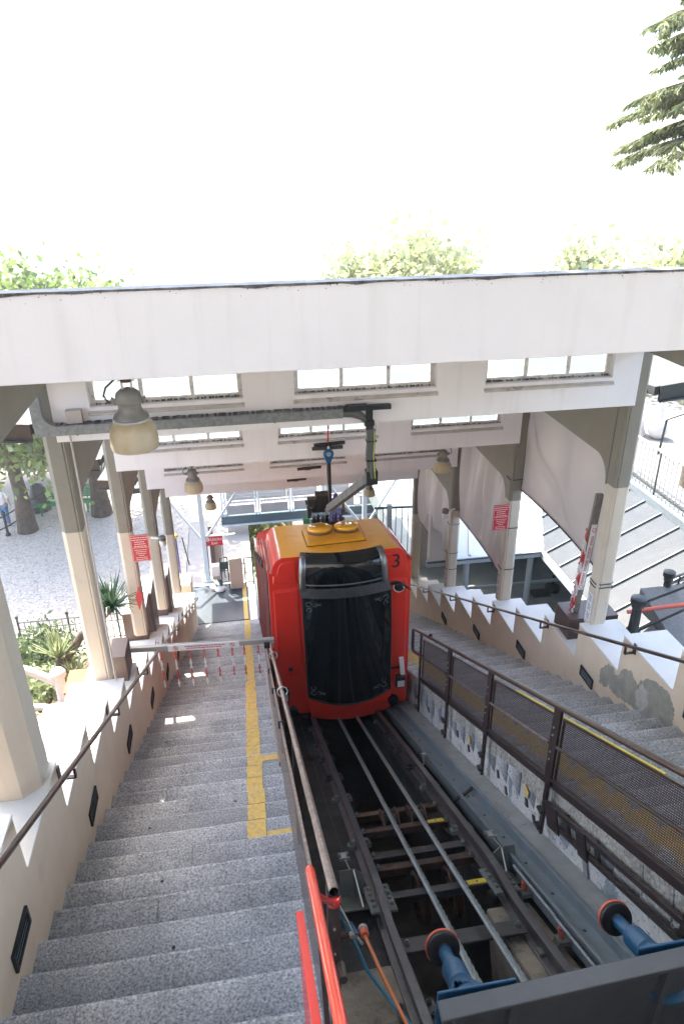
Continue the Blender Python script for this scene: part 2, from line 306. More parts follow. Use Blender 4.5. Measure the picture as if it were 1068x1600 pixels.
M = dict(
 white=mat('white_painted_plaster', (.83,.79,.80), .8, var=.05, vscale=2.5, bump=.12, bscale=60, dirt=(.50,.45,.42), dscale=1.1, dlo=.62, dhi=.95, streak=(.56,.50,.47)),
 flash=mat('grimy_flashing', (.20,.20,.22), .6, var=.6, vscale=12, dirt=(.035,.03,.025), dscale=7, dlo=.42, dhi=.6),
 sill=mat('dirty_sill', (.58,.53,.49), .85, var=.25, vscale=8, dirt=(.12,.10,.085), dscale=9, dlo=.56, dhi=.72),
 frame=mat('window_frame_paint', (.76,.73,.70), .6, var=.25, vscale=14, dirt=(.22,.17,.13), dscale=12, dlo=.55, dhi=.7),
 beige=mat('beige_plaster', (.76,.60,.445), .9, var=.07, vscale=3, bump=.35, bscale=140, dirt=(.58,.45,.34), dscale=1.7, dlo=.55, dhi=.85, streak=(.62,.48,.36)),
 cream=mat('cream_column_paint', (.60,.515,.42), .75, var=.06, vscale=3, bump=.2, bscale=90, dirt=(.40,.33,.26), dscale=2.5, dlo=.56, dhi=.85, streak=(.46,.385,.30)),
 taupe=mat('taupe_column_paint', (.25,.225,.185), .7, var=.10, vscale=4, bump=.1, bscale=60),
 coping=mat('white_coping_stone', (.80,.77,.73), .6, var=.07, vscale=2.2, col2=(.70,.67,.64), dirt=(.45,.42,.40), dscale=5, dlo=.64, dhi=.85),
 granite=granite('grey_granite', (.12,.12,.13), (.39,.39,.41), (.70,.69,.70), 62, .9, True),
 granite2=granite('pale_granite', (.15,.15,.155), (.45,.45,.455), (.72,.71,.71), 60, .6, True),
 granite3=granite('rough_granite', (.10,.10,.105), (.30,.30,.31), (.52,.51,.52), 70, .5),
 granite_wall=granite('brown_granite', (.17,.145,.12), (.40,.36,.31), (.60,.56,.50), 30, .8),
 yellow=mat('yellow_line_paint', (.80,.53,.15), .8, var=.25, vscale=30, dirt=(.38,.33,.24), dscale=22, dlo=.50, dhi=.70, bump=.3, bscale=80),
 landing=mat('dark_landing_floor', (.055,.068,.085), .35, var=.2, vscale=1.5, bump=.08, bscale=60),
 gravel=mat('pale_gravel', (.60,.53,.475), .95, var=.45, vscale=13, bump=1., bscale=16, dirt=(.36,.32,.29), dscale=5, dlo=.48, dhi=.72, detail=9),
 asphalt=mat('grey_lane_asphalt', (.20,.20,.205), .9, var=.25, vscale=25, bump=.4, bscale=90),
 court=mat('courtyard_paving', (.21,.245,.255), .7, var=.25, vscale=2.5, bump=.1, bscale=30),
 soil=mat('garden_soil', (.15,.115,.085), .95, var=.5, vscale=9, bump=.9, bscale=18, dirt=(.10,.13,.05), dscale=2.0, dlo=.52, dhi=.66),
 hill=mat('hillside_green', (.10,.12,.06), .95, var=.5, vscale=.02, bump=.5, bscale=.5),
 red=mat('red_car_paint', (.74,.036,.022), .30, var=.05, vscale=3, coat=.5, dirt=(.52,.035,.025), dscale=3, dlo=.6, dhi=.9),
 terrace=mat('terrace_paving', (.19,.185,.18), .9, var=.25, vscale=1.5, bump=.3, dirt=(.14,.135,.13), dscale=.8),
 redmatt=mat('worn_red_flank_paint', (.50,.03,.02), .7, spec=.2, var=.2, vscale=8), sideglass=mat('dark_side_glass', (.008,.010,.012), .6, spec=.1),
 orange=mat('orange_roof_paint', (.86,.36,.012), .42, spec=.22, var=.08, vscale=3, dirt=(.40,.17,.04), dscale=5, dlo=.58, dhi=.85),
 beacon=mat('yellow_beacon_plastic', (.80,.36,.01), .12, coat=.8),
 dglass=mat('dark_tinted_glass', (.004,.006,.007), .06, spec=.6),
 gmetal=mat('satin_grey_metal', (.26,.265,.27), .32, metal=.85, var=.2, vscale=10),
 rubber=mat('black_rubber', (.012,.012,.013), .5, var=.3, vscale=12),
 black=mat('black_iron', (.018,.02,.022), .45, var=.3, vscale=15),
 brown=mat('brown_steel_paint', (.040,.025,.023), .38, var=.25, vscale=14, dirt=(.13,.085,.065), dscale=22, dlo=.62, dhi=.72),
 brown_rail=mat('worn_brown_rail', (.085,.050,.040), .30, metal=.35, var=.35, vscale=18, dirt=(.55,.45,.38), dscale=30, dlo=.64, dhi=.70),
 wornrail=mat('polished_worn_rail', (.40,.30,.26), .28, metal=.6, var=.6, vscale=26),
 boxbrown=mat('brown_sheet_box', (.10,.062,.05), .45, var=.15, vscale=6),
 meshbrown=mesh_sheet('brown_perforated_sheet', (.050,.031,.033), 60., .26),
 meshmauve=mesh_sheet('mauve_perforated_sheet', (.10,.075,.072), 110., .26),
 redmesh=mesh_sheet('red_perforated_sheet', (.42,.02,.03), 55., .30),
 galv=mat('galvanised_trunking', (.30,.315,.325), .5, metal=.6, var=.35, vscale=25, dirt=(.10,.10,.10), dscale=12, dlo=.6, dhi=.8),
 steel=mat('dark_track_steel', (.085,.082,.084), .45, metal=.5, var=.35, vscale=14, dirt=(.085,.05,.035), dscale=6, dlo=.5, dhi=.75),
 railsteel=mat('worn_rail_head', (.135,.122,.125), .40, metal=.55, var=.35, vscale=10, dirt=(.10,.062,.046), dscale=5, dlo=.5, dhi=.75),
 rust=mat('rusty_bracket', (.115,.06,.038), .75, var=.5, vscale=10, dirt=(.035,.028,.025), dscale=6, dlo=.5, dhi=.7),
 rope=mat('greased_wire_rope', (.36,.39,.40), .35, metal=.6, var=.3, vscale=30),
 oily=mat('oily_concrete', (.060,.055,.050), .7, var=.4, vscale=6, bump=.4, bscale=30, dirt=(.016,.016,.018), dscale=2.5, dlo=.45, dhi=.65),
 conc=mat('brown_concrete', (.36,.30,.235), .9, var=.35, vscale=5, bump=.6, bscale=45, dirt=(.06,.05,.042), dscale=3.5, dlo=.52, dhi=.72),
 bluegrey=mat('blue_grey_channel_paint', (.175,.21,.235), .45, var=.25, vscale=7, dirt=(.17,.17,.165), dscale=4, dlo=.5, dhi=.7),
 greyledge=mat('grey_ledge', (.30,.30,.29), .8, var=.25, vscale=6, bump=.2, dirt=(.07,.07,.07), dscale=8, dlo=.62, dhi=.7),
 blue=mat('blue_buffer_paint', (.012,.078,.165), .38, var=.25, vscale=9, dirt=(.03,.055,.08), dscale=10, dlo=.58, dhi=.75),
 orangered=mat('orange_red_rim', (.60,.10,.05), .4),
 fgsteel=mat('dark_grey_beam_paint', (.062,.066,.074), .5, var=.2, vscale=8, dirt=(.11,.112,.118), dscale=16, dlo=.64, dhi=.75, bump=.1, bscale=50),
 redpaint=mat('glossy_red_paint', (.66,.035,.028), .22, coat=.4, var=.06),
 orangered_tube=mat('orange_red_tube_paint', (.68,.055,.026), .18, coat=.5),
 plate=mat('zinc_plate', (.24,.25,.235), .55, metal=.5, var=.25, vscale=10),
 zinc=mat('bright_zinc', (.55,.55,.54), .35, metal=.8),
 bluehose=mat('blue_hose', (.01,.17,.30), .4), orangehose=mat('orange_hose', (.62,.17,.05), .4),
 porcelain=mat('red_insulator', (.42,.09,.06), .3),
 lampmetal=mat('lamp_grey_metal', (.23,.21,.18), .6, metal=.2, var=.3, vscale=12, dirt=(.12,.095,.07), dscale=9, dlo=.55, dhi=.75),
 signred=mat('red_sign', (.46,.018,.030), .4), signwhite=mat('sign_white', (.80,.78,.76), .5), pinkline=mat('sign_pink_print', (.74,.50,.48), .5),
 paper=mat('white_paper', (.74,.72,.74), .8), ink=mat('grey_ink', (.18,.17,.22), .8), ink_red=mat('red_ink', (.50,.05,.05), .6), ink_black=mat('black_ink', (.012,.01,.012), .5),
 alu=mat('pale_aluminium', (.40,.385,.37), .45, metal=.35, var=.1), chain_red=mat('chain_red', (.60,.03,.03), .4), chain_white=mat('chain_white', (.80,.76,.74), .4),
 lens=mat('louvre_lens', (.16,.20,.22), .3, var=.1), lightglass=mat('headlight_lens', (.62,.64,.64), .12),
 glazed=mat('tinted_roof_glazing', (.020,.027,.033), .10, var=.35, vscale=1.5, dirt=(.035,.042,.048), dscale=2.5, dlo=.5, dhi=.8),
 zincroof=mat('pale_zinc_roof', (.056,.067,.078), .4, metal=.1, var=.12, vscale=1.2, dirt=(.070,.082,.094), dscale=2, dlo=.5, dhi=.75),
 roofgrey=mat('grey_roof_felt', (.072,.077,.084), .85, var=.12, vscale=2, bump=.4, bscale=60),
 fasciabrown=mat('brown_fascia', (.105,.075,.062), .7, var=.15, vscale=3), fasciagrey=mat('dark_grey_fascia', (.065,.068,.068), .6, var=.15),
 paleblue=mat('pale_blue_steel', (.50,.58,.66), .5, var=.1), bluedark=mat('dark_blue_steel', (.055,.095,.12), .5),
 bridgepanel=mat('bridge_panel', (.30,.31,.335), .55, var=.1), pink=mat('pinkish_concrete', (.36,.33,.32), .85, var=.15),
 greenbench=mat('green_bench_paint', (.03,.24,.10), .35, var=.15), bark=mat('bark', (.115,.085,.065), .95, var=.5, vscale=6, bump=1., bscale=14),
 rock=mat('grey_rock', (.14,.13,.12), .95, var=.4, vscale=4, bump=.8, bscale=10),
 cabinet=mat('beige_cabinet', (.50,.40,.31), .6), teal=mat('teal_plastic', (.06,.11,.12), .5), terracotta=mat('terracotta', (.42,.13,.05), .8, var=.2),
 stonewhite=mat('white_cement', (.66,.60,.57), .9, var=.2, vscale=5, bump=.3), hose=mat('ribbed_grey_hose', (.10,.105,.105), .55), greenline=mat('yellow_green_stripe', (.45,.50,.06), .5),
 bluegear=mat('blue_hoist', (.012,.10,.26), .35), purple=mat('purple_cable', (.10,.09,.30), .5), strap=mat('red_strap', (.45,.02,.03), .6), fawn=mat('fawn_metal', (.42,.37,.33), .6),
 skin=mat('skin', (.50,.30,.22), .6), shirt=mat('white_shirt', (.72,.70,.72), .9), jeans=mat('blue_jeans', (.10,.20,.34), .9), hair=mat('dark_hair', (.03,.02,.015), .7),
 glass=glassmat('clear_glass', (.93,.96,.95)), yellowplate=mat('yellow_number_plate', (.70,.50,.04), .5), amber=mat('amber_knob', (.75,.48,.02), .4),
)
def tarpmat():
    m = mat('grey_tarpaulin', (.70,.63,.585), .25, var=.08, vscale=2.5); nt = m.node_tree; b = nt.nodes['Principled BSDF']
    t = nt.nodes.new('ShaderNodeBsdfTranslucent'); t.inputs[0].default_value = (.66,.60,.57,1); mx = nt.nodes.new('ShaderNodeMixShader'); mx.inputs[0].default_value = .32
    nt.links.new(b.outputs[0], mx.inputs[1]); nt.links.new(t.outputs[0], mx.inputs[2]); nt.links.new(mx.outputs[0], nt.nodes['Material Output'].inputs['Surface'])
    return m
M['tarp'] = tarpmat()
def shadeglass():
    """old opal lamp glass, browned from the rim down"""
    m = mat('aged_opal_glass', (.62,.54,.40), .3, var=.25, vscale=4, col2=(.48,.34,.16), dirt=(.66,.60,.48), dscale=3, dlo=.5, dhi=.8); nt = m.node_tree; b = nt.nodes['Principled BSDF']
    t = nt.nodes.new('ShaderNodeBsdfTranslucent'); t.inputs[0].default_value = (.62,.48,.28,1); mx = nt.nodes.new('ShaderNodeMixShader'); mx.inputs[0].default_value = .3
    nt.links.new(b.outputs[0], mx.inputs[1]); nt.links.new(t.outputs[0], mx.inputs[2]); nt.links.new(mx.outputs[0], nt.nodes['Material Output'].inputs['Surface'])
    return m
M['shade'] = shadeglass()
def plastermat():
    """old wall beside the track: flaking plaster in whites and greys"""
    m = bpy.data.materials.new('flaking_plaster'); m.use_nodes = True; nt = m.node_tree; b = nt.nodes['Principled BSDF']; L = nt.links.new
    b.inputs['Roughness'].default_value = .9
    tc = nt.nodes.new('ShaderNodeTexCoord')
    n = nt.nodes.new('ShaderNodeTexNoise'); n.inputs['Scale'].default_value = 2.3; n.inputs['Detail'].default_value = 9; n.inputs['Roughness'].default_value = .62; n.inputs['Distortion'].default_value = .4
    L(tc.outputs['Object'], n.inputs['Vector'])
    cr = nt.nodes.new('ShaderNodeValToRGB'); cr.color_ramp.interpolation = 'EASE'; e = cr.color_ramp.elements
    e[0].position = .36; e[0].color = (0.189,0.217,0.239,1); e[1].position = .60; e[1].color = (0.638,0.609,0.580,1)
    for p, c in ((.43,(0.290,0.312,0.326,1)), (.46,(0.580,0.558,0.536,1)), (.52,(0.522,0.500,0.471,1)), (.66,(0.435,0.370,0.304,1))): k = e.new(p); k.color = c
    L(n.outputs['Fac'], cr.inputs['Fac'])
    n2 = nt.nodes.new('ShaderNodeTexNoise'); n2.inputs['Scale'].default_value = 26; n2.inputs['Detail'].default_value = 6
    L(tc.outputs['Object'], n2.inputs['Vector'])
    mr = nt.nodes.new('ShaderNodeMapRange'); mr.inputs['From Min'].default_value = .58; mr.inputs['From Max'].default_value = .70; L(n2.outputs['Fac'], mr.inputs['Value'])
    mx = nt.nodes.new('ShaderNodeMix'); mx.data_type = 'RGBA'; mx.inputs['B'].default_value = (.12,.10,.09,1)
    L(mr.outputs[0], mx.inputs['Factor']); L(cr.outputs[0], mx.inputs['A']); L(mx.outputs['Result'], b.inputs['Base Color'])
    bp = nt.nodes.new('ShaderNodeBump'); bp.inputs['Strength'].default_value = .8; bp.inputs['Distance'].default_value = .015
    L(n.outputs['Fac'], bp.inputs['Height']); L(bp.outputs[0], b.inputs['Normal'])
    return m
M['plaster'] = plastermat()
M['leaf'] = leafmat('chestnut_leaves', (.065,.115,.025), (.27,.33,.11), .55)
M['leafpale'] = leafmat('pale_tree_leaves', (.20,.24,.10), (.46,.46,.24), .5)
M['flower'] = leafmat('chestnut_flowers', (.55,.50,.38), (.75,.70,.58), .4)
M['bush'] = leafmat('bush_leaves', (.03,.06,.02), (.12,.16,.06), .4)
M['yucca'] = leafmat('yucca_leaves', (.12,.17,.07), (.40,.42,.24), .35)
M['palmdark'] = leafmat('dark_yucca_leaves', (.02,.055,.03), (.06,.11,.055), .3)
M['needle'] = leafmat('cedar_needles', (.045,.09,.045), (.32,.33,.15), .4)

# ------------------------------------------------------------------ the ground, hillside and far valley
ZP = -12.45                                                          # plaza and lower landing level
def hillz(y): return -6.9-TAN*y if 0 < y < 420 else (-6.9 if y <= 0 else -227.3)
g = MB(); ys = [-60, 0, 40, 120, 260, 420, 900, 2500, 9000]; xs = [-9000, -2500, -600, -150, -40, 40, 150, 600, 2500, 9000]
for y in ys:
    for x in xs: g.v.append((x, y, hillz(y) + (4*math.sin(x*.05+y*.03) if abs(x) > 100 and 100 < y < 430 else 0)))
nx = len(xs)
for j in range(len(ys)-1):
    for i in range(nx-1): g.f.append((j*nx+i, j*nx+i+1, (j+1)*nx+i+1, (j+1)*nx+i)); g.m.append(0)
tag(part('hillside_ground', g, M['hill']), kind='structure')

# far low hills across the valley
g = MB()
for (cx_, cy_, rx, ry, hh) in ((-2600, 6200, 2600, 900, 60), (1500, 7000, 3200, 900, 85), (5200, 6400, 2200, 1000, 70)):
    g.lathe([(1, hh), (.75, hh*.93), (.5, hh*.5), (.2, hh*.12), (0.01, 0)][::1], (0,0,0), (0,0,1), 24)
    k = len(g.v)-5*24
    for i in range(k, len(g.v)):
        x, y, z = g.v[i]; r = (k and 0) or 0
        lvl = (i-k)//24; rad = (.05, .35, .65, .85, 1.0)[lvl]; a = 2*PI*((i-k) % 24)/24
        wob = 1+.12*math.sin(3*a+cx_)+.07*math.sin(7*a)
        g.v[i] = (cx_+math.cos(a)*rx*rad*wob, cy_+math.sin(a)*ry*rad*wob, -226+(hh*(1-rad)**.8))
tag(part('far_hills', g, M['hill'], smooth=60), kind='structure')

# gravel plaza on its terrace: left side, and the part right of the track beyond the courtyard
g = MB(); g.box((-30, 17.4, ZP), (-2.02, 33, -24)); g.box((-2.02, 25.3, ZP), (.20, 33, -24)); g.box((2.55, 25.3, ZP), (22, 33, -24)); 
tag(part('gravel_plaza', g, M['gravel']), kind='structure')
# loose stones scattered on the plaza
V = []
for i in range(9000):
    x = RNG.uniform(-12, -2.1); y = 18+RNG.random()**1.3*11; s = RNG.uniform(.016, .045); a = RNG.uniform(0, 6.28)
    top = np.array((x, y, ZP+s*.8)); ring = [np.array((x+s*math.cos(a+k*2.1), y+s*math.sin(a+k*2.1), ZP)) for k in range(3)]
    for k in range(3): V += [ring[k], ring[(k+1) % 3], top]
tag(npmesh('gravel_stones', V, 3, M['gravel']), kind='stuff')

# lower landing of the left stairs and paving beyond it
g = MB(); g.box((-1.98, 18.36, ZP-.01), (.30, 20.55, ZP-.6)); tag(part('lower_landing_floor', g, M['landing'], bevel=.01), kind='structure')
g = MB(); g.box((-2.0, 20.56, ZP), (.22, 25.28, ZP-.6)); tag(part('station_paving', g, M['pink']), kind='structure')
g = MB(); g.box((-1.97, 20.50, ZP-.005), (.0, 20.62, ZP+.012)); tag(part('white_threshold', g, M['signwhite']), kind='structure')
g = MB(); g.box((2.42, 17.6, ZP-.01), (4.9, 25.2, ZP-.6)); tag(part('station_platform', g, M['pink']), kind='structure')

# garden bank on the left: soil falling from the stair head to the plaza
def gz(x, y):
    z = -5.75-.62*(y-5.8) if y > 5.8 else -5.75-.5*(y-5.8)
    z = max(z, ZP-.05) if y > 5 else z
    return z+.07*math.sin(x*2.3+y*1.1)+.05*math.sin(x*5.1-y*3.7)+.03*math.sin(x*11+y*13)
g = MB(); nx, ny = 50, 90
for j in range(ny+1):
    for i in range(nx+1):
        x = -2.05-i*8/nx; y = -2+j*19.6/ny; g.v.append((x, y, gz(x, y)))
for j in range(ny):
    for i in range(nx):
        a = j*(nx+1)+i; g.f.append((a, a+nx+1, a+nx+2, a+1)); g.m.append(0)
tag(part('garden_ground', g, M['soil'], smooth=80), kind='structure')

# right side: lane at the stair head, courtyard below
g = MB(); g.prism([(4.74,-3),(9.5,-3),(9.5,9.8),(6.4,7.85),(4.74,6.8)], 'z', -6.4, -5.62); tag(part('side_lane', g, M['asphalt']), kind='structure')
g = MB(); g.box((4.74, 7.0, -10.5), (14, 24, -11.2)); tag(part('courtyard_floor', g, M['court']), kind='structure')
g = MB(); g.box((4.72, -3, -6.401), (9.4, 6.7, -24)); tag(part('lane_retaining_wall', g, M['pink']), kind='structure')
g = MB(); g.box((7.55, 15.1, -10.499), (8.05, 15.5, -10.496)); tag(part('drain_cover', g, M['steel']), kind='structure')

# the upper station behind the viewpoint: pale landing and cream front
g = MB(); g.box((-9, -5.5, -4.2), (9.3, .05, -2.62)); tag(part('upper_landing', g, M['granite3']), kind='structure')
t = thing('station_building', 'cream upper station front behind the head of the stairs', 'building', (1, -5.6, -2.62))
part('facade', MB().box((-9, -6.0, -2.62), (10, -5.5, 4.5)), M['cream'], t)
for i in range(5):
    x = -7+i*3.4; w = MB(); w.box((x, -5.499, -1.6), (x+1.5, -5.44, 1.0)); wp = part('window', w, M['frame'], t)
    part('pane', MB().box((x+.08, -5.438, -1.5), (x+1.42, -5.43, .92)), M['dglass'], wp)
part('cornice', MB().box((-9.2, -6.2, 4.501), (10.2, -5.2, 4.8)), M['white'], t)

# ------------------------------------------------------------------ the two stairs
LX0, LX1, RX0, RX1 = -1.52, .30, 2.428, 4.23
def stairs(name, x0, x1, Y0, dY, k0, k1, D, m):
    st = thing(name, None, None, (0, Y0, nz(Y0, D)), kind='structure')
    for k in range(k0, k1):
        Y = Y0+k*dY; z = nz(Y, D); mb = MB(); e = random.uniform(-.004, .004); q = random.uniform(-.003, .003)
        if random.random() < .28:                                        # now and then a tread is two stones
            cut = x0+(x1-x0)*random.uniform(.25, .75)
            mb.box((x0, Y-dY-.04, z-.30), (cut-.0008, Y+e, z)); mb.box((cut+.0008, Y-dY-.04, z-.30), (x1, Y-e, z+q*.4))
        else:
            n = 7; xs = [x0+(x1-x0)*i/n for i in range(n+1)]
            w = [e+random.uniform(-.0035, .0035) for _ in xs]; h_ = [random.uniform(-.002, .0015)-.003*math.exp(-((i-n*.55)/1.8)**2) for i in range(n+1)]
            P = [(x, Y-dY-.04, z+h) for x, h in zip(xs, h_)]+[(x, Y+a_, z+h) for x, a_, h in zip(xs, w, h_)]+[(x, Y+a_, z-.30) for x, a_ in zip(xs, w)]+[(x, Y-dY-.04, z-.30) for x in xs]
            m_ = n+1; F = [(i+r*m_, i+1+r*m_, i+1+((r+1)%4)*m_, i+((r+1)%4)*m_) for r in range(4) for i in range(n)]+[(0, m_, 2*m_, 3*m_), (n, 3*m_+n, 2*m_+n, m_+n)]
            mb.add(P, F)
        part('step', mb, m, st, bevel=.008)
    return st
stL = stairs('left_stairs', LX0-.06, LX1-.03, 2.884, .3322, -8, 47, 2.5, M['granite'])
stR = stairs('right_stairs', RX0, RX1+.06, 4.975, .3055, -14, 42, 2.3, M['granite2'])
# painted lines, a thin coat over treads
def painted(name, x0, x1, Y0, dY, k0, k1, D, parent, extra=()):
    mb = MB()
    for k in range(k0, k1):
        Y = Y0+k*dY; z = nz(Y, D)+.005; w = .008*math.sin(k*2.1)
        mb.add([(x0+w,Y-dY+.002,z),(x1+w,Y-dY+.002,z),(x1+w,Y-.012,z),(x0+w,Y-.012,z)], [(0,1,2,3)])
        mb.add([(x0+w,Y+.006,z-.014),(x1+w,Y+.006,z-.014),(x1+w,Y+.006,z-dY*TAN),(x0+w,Y+.006,z-dY*TAN)], [(0,1,2,3)])
    for (a, b, k, f0, f1) in extra:
        Y = Y0+k*dY; z = nz(Y, D)+.0055
        mb.add([(a,Y-dY*f1,z),(b,Y-dY*f1,z),(b,Y-dY*f0,z),(a,Y-dY*f0,z)], [(0,1,2,3)])
    return part(name, mb, M['yellow'], parent)
painted('yellow_line', -.165, .0, 2.884, .3322, 5, 47, 2.5, stL, [(.0, LX1-.04, 5, .45, .75), (.0, LX1-.04, 10, .1, .35)])
painted('yellow_line', 2.62, 2.84, 4.975, .3055, -8, 40, 2.3, stR)
mb = MB(); mb.box((-.165, 18.37, ZP-.006), (.0, 20.4, ZP-.004)); part('yellow_line', mb, M['yellow'], stL)
mb = MB()                                                            # chewing gum and dark spots on the treads
for i in range(46):
    k = random.randint(1, 30); Y = 2.884+k*.3322; z = nz(Y, 2.5)+.0045; x = random.uniform(-1.3, .2); y = Y-random.uniform(.05, .28); r = random.uniform(.006, .016)
    mb.add([(x+r*math.cos(a)*random.uniform(.7,1.3), y+r*math.sin(a), z) for a in (0,1.05,2.1,3.15,4.2,5.25)], [(0,1,2,3,4,5)])
part('gum_spot', mb, M['rubber'], stL)['kind'] = 'stuff'

# ------------------------------------------------------------------ sawtooth parapets beside the stairs
def parapet(name, label, xin, xout, Y0, dY, dz, z0, k0, k1, D):
    t = thing(name, label, 'parapet wall', (xin, Y0, z0-1))
    prof = []
    for k in range(k0, k1): prof += [(Y0+k*dY, z0-k*dz), (Y0+(k+1)*dY, z0-k*dz)]
    a, b = Y0+k0*dY, Y0+k1*dY
    prof += [(b, nz(b, D)-.6), (a, nz(a, D)-.6)]
    part('wall_body', MB().prism(prof, 'x', xin, xout), M['beige'], t, bevel=.007)
    s = 1 if xin > xout else -1; proto = None
    mb = MB(); mb.box((xin+.003*s, Y0+.003, z0+.001), (xout-.02*s, Y0+dY+.004, z0+.022))
    proto = part('coping_slab', mb, M['coping'], t, bevel=.004); proto.location = Vector((0, dY*k0, -dz*k0))
    for k in range(k0+1, k1):
        o = dup(proto, t, (0, dY*(k-k0), -dz*(k-k0)))
    return t
parL = parapet('parapet_wall', 'beige sawtooth parapet with white copings along the wide left stairs', -1.52, -2.12, 4.266, .913, .4735, -4.48, -7, 15, 2.5)
parR = parapet('parapet_wall', 'beige sawtooth parapet with grey plaster repairs along the right stairs', 4.23, 4.74, 5.157, .9683, .508, -4.912, -7, 14, 2.3)
# bare repair patches on the right parapet (thin coats of grey render)
def blob(pts, seed, n=9):
    rr = random.Random(seed); out = []
    for i in range(len(pts)):
        a = pts[i]; b = pts[(i+1) % len(pts)]
        for k in range(n):
            f = k/n; out.append((a[0]+(b[0]-a[0])*f+rr.uniform(-.018,.018), a[1]+(b[1]-a[1])*f+rr.uniform(-.018,.018)))
    return out
M['repair'] = mat('grey_render_repair', (.40,.365,.30), .95, var=.3, vscale=9, bump=.5, bscale=50, dirt=(.26,.25,.215), dscale=4, dlo=.5, dhi=.7)
M['repair2'] = mat('pale_render_repair', (.55,.50,.45), .95, var=.25, vscale=12, bump=.6, bscale=40)
for nm_, pts, mt, off in (('render_patch', [(6.45,-5.62),(6.30,-5.45),(6.17,-5.44),(6.16,-5.62),(6.3,-5.80),(6.45,-5.82)], 'repair', .0012),
                     ('render_patch', [(6.23,-5.50),(6.10,-5.47),(5.98,-5.26),(5.84,-5.22),(5.72,-5.30),(5.60,-5.10),(5.40,-5.0),(5.20,-4.97),(5.06,-5.08),(5.02,-5.30),(5.14,-5.42),(5.45,-5.55),(5.75,-5.62),(6.02,-5.72),(6.22,-5.74)], 'repair', .0016),
                     ('render_patch', [(5.72,-5.36),(5.62,-5.20),(5.50,-5.26),(5.46,-5.40),(5.56,-5.52),(5.68,-5.52)], 'repair2', .0022)):
    part(nm_, MB().prism(blob(pts, 3), 'x', 4.235, 4.23-off), M[mt], parR)

# lights let into the parapets
def step_light(x, s, Y, z, label):
    t = thing('step_light', label, 'wall light', (x, Y, z-.07), 'step lights in the parapets')
    f = MB(); w, hh = .165, .075
    ring = lambda a, b, d: [(Y-a, z-b), (Y+a, z-b), (Y+a, z+b), (Y-a, z+b)]
    o_, i_ = ring(w, hh, 0), ring(w-.028, hh-.024, 0)
    for k in range(4):
        p = [o_[k], o_[(k+1) % 4], i_[(k+1) % 4], i_[k]]
        f.prism(p, 'x', x-.001*s, x+.02*s)
    part('light_frame', f, M['rubber'], t, bevel=.003)
    l = MB(); l.box((x-.001*s, Y-w+.027, z-hh+.023), (x+.008*s, Y+w-.027, z+hh-.023)); part('light_lens', l, M['lens'], t)
    lo = MB()
    for q in range(2): lo.box((x+.009*s, Y-w+.03, z-.02+q*.035), (x+.015*s, Y+w-.03, z-.012+q*.035))
    part('louvre', lo, M['rubber'], t)
for i, (Y, z) in enumerate(((3.0,-4.165),(4.86,-5.12),(6.69,-6.06),(8.58,-7.04),(10.45,-8.03),(12.3,-9.0))):
    step_light(-1.52, 1, Y, z, ['black framed step light in the left parapet, lowest in the picture', 'black step light in the left parapet below the nearest column', 'black step light in the left parapet just above the chain barrier', 'black step light in the left parapet behind the hanging chains', 'small black step light in the left parapet past the chain barrier', 'farthest black step light in the left parapet near the landing'][i])
for i, (Y, z) in enumerate(((4.75,-4.96),(6.72,-5.98),(8.67,-6.99),(10.6,-8.01),(12.55,-9.02))):
    step_light(4.23, -1, Y, z, ['step light in the right parapet cut by the picture edge', 'step light in the right parapet beside the grey plaster patch', 'step light in the right parapet below the raised barrier box', 'step light in the right parapet below the second tarpaulin', 'step light in the right parapet close to the red railcar'][i])

# handrails fixed to the parapets
def wall_rail(x, wallx, D, Ya, Yb, brackets, label):
    t = thing('handrail', label, 'handrail', (x, Ya, nz(Ya, D)), 'brown handrails along the parapets')
    P = [(x, Y, nz(Y, D)) for Y in np.linspace(Ya, Yb, 24)]
    e = P[-1]; P += [(x+(wallx-x)*.4, e[1]+.10, e[2]-.06), (wallx, e[1]+.13, e[2]-.10)]
    part('rail_tube', MB().tube(P, .021, 10), M['brown_rail'], t, smooth=40)
    for Y in brackets:
        z = nz(Y, D); b = MB(); sgn = 1 if wallx > x else -1
        b.bar((wallx-.005*sgn, Y, z-.13), (wallx-.005*sgn, Y, z+.0), .05, .012, (1,0,0))
        b.bar((wallx-.008*sgn, Y, z-.115), (x, Y, z-.115), .03, .014); b.bar((x, Y, z-.12), (x, Y, z-.012), .03, .014, (1,0,0))
        part('rail_bracket', b, M['brown'], t)
wall_rail(-1.40, -1.52, 1.60, -.6, 17.4, [2.7, 4.25, 5.95, 7.9, 9.9, 11.9, 13.9, 15.9], 'brown handrail on brackets along the left sawtooth parapet')
wall_rail(4.11, 4.23, 1.56, .2, 17.2, [3.9, 5.88, 7.91, 9.88, 11.9, 13.84, 15.8], 'brown handrail on brackets along the right sawtooth parapet')

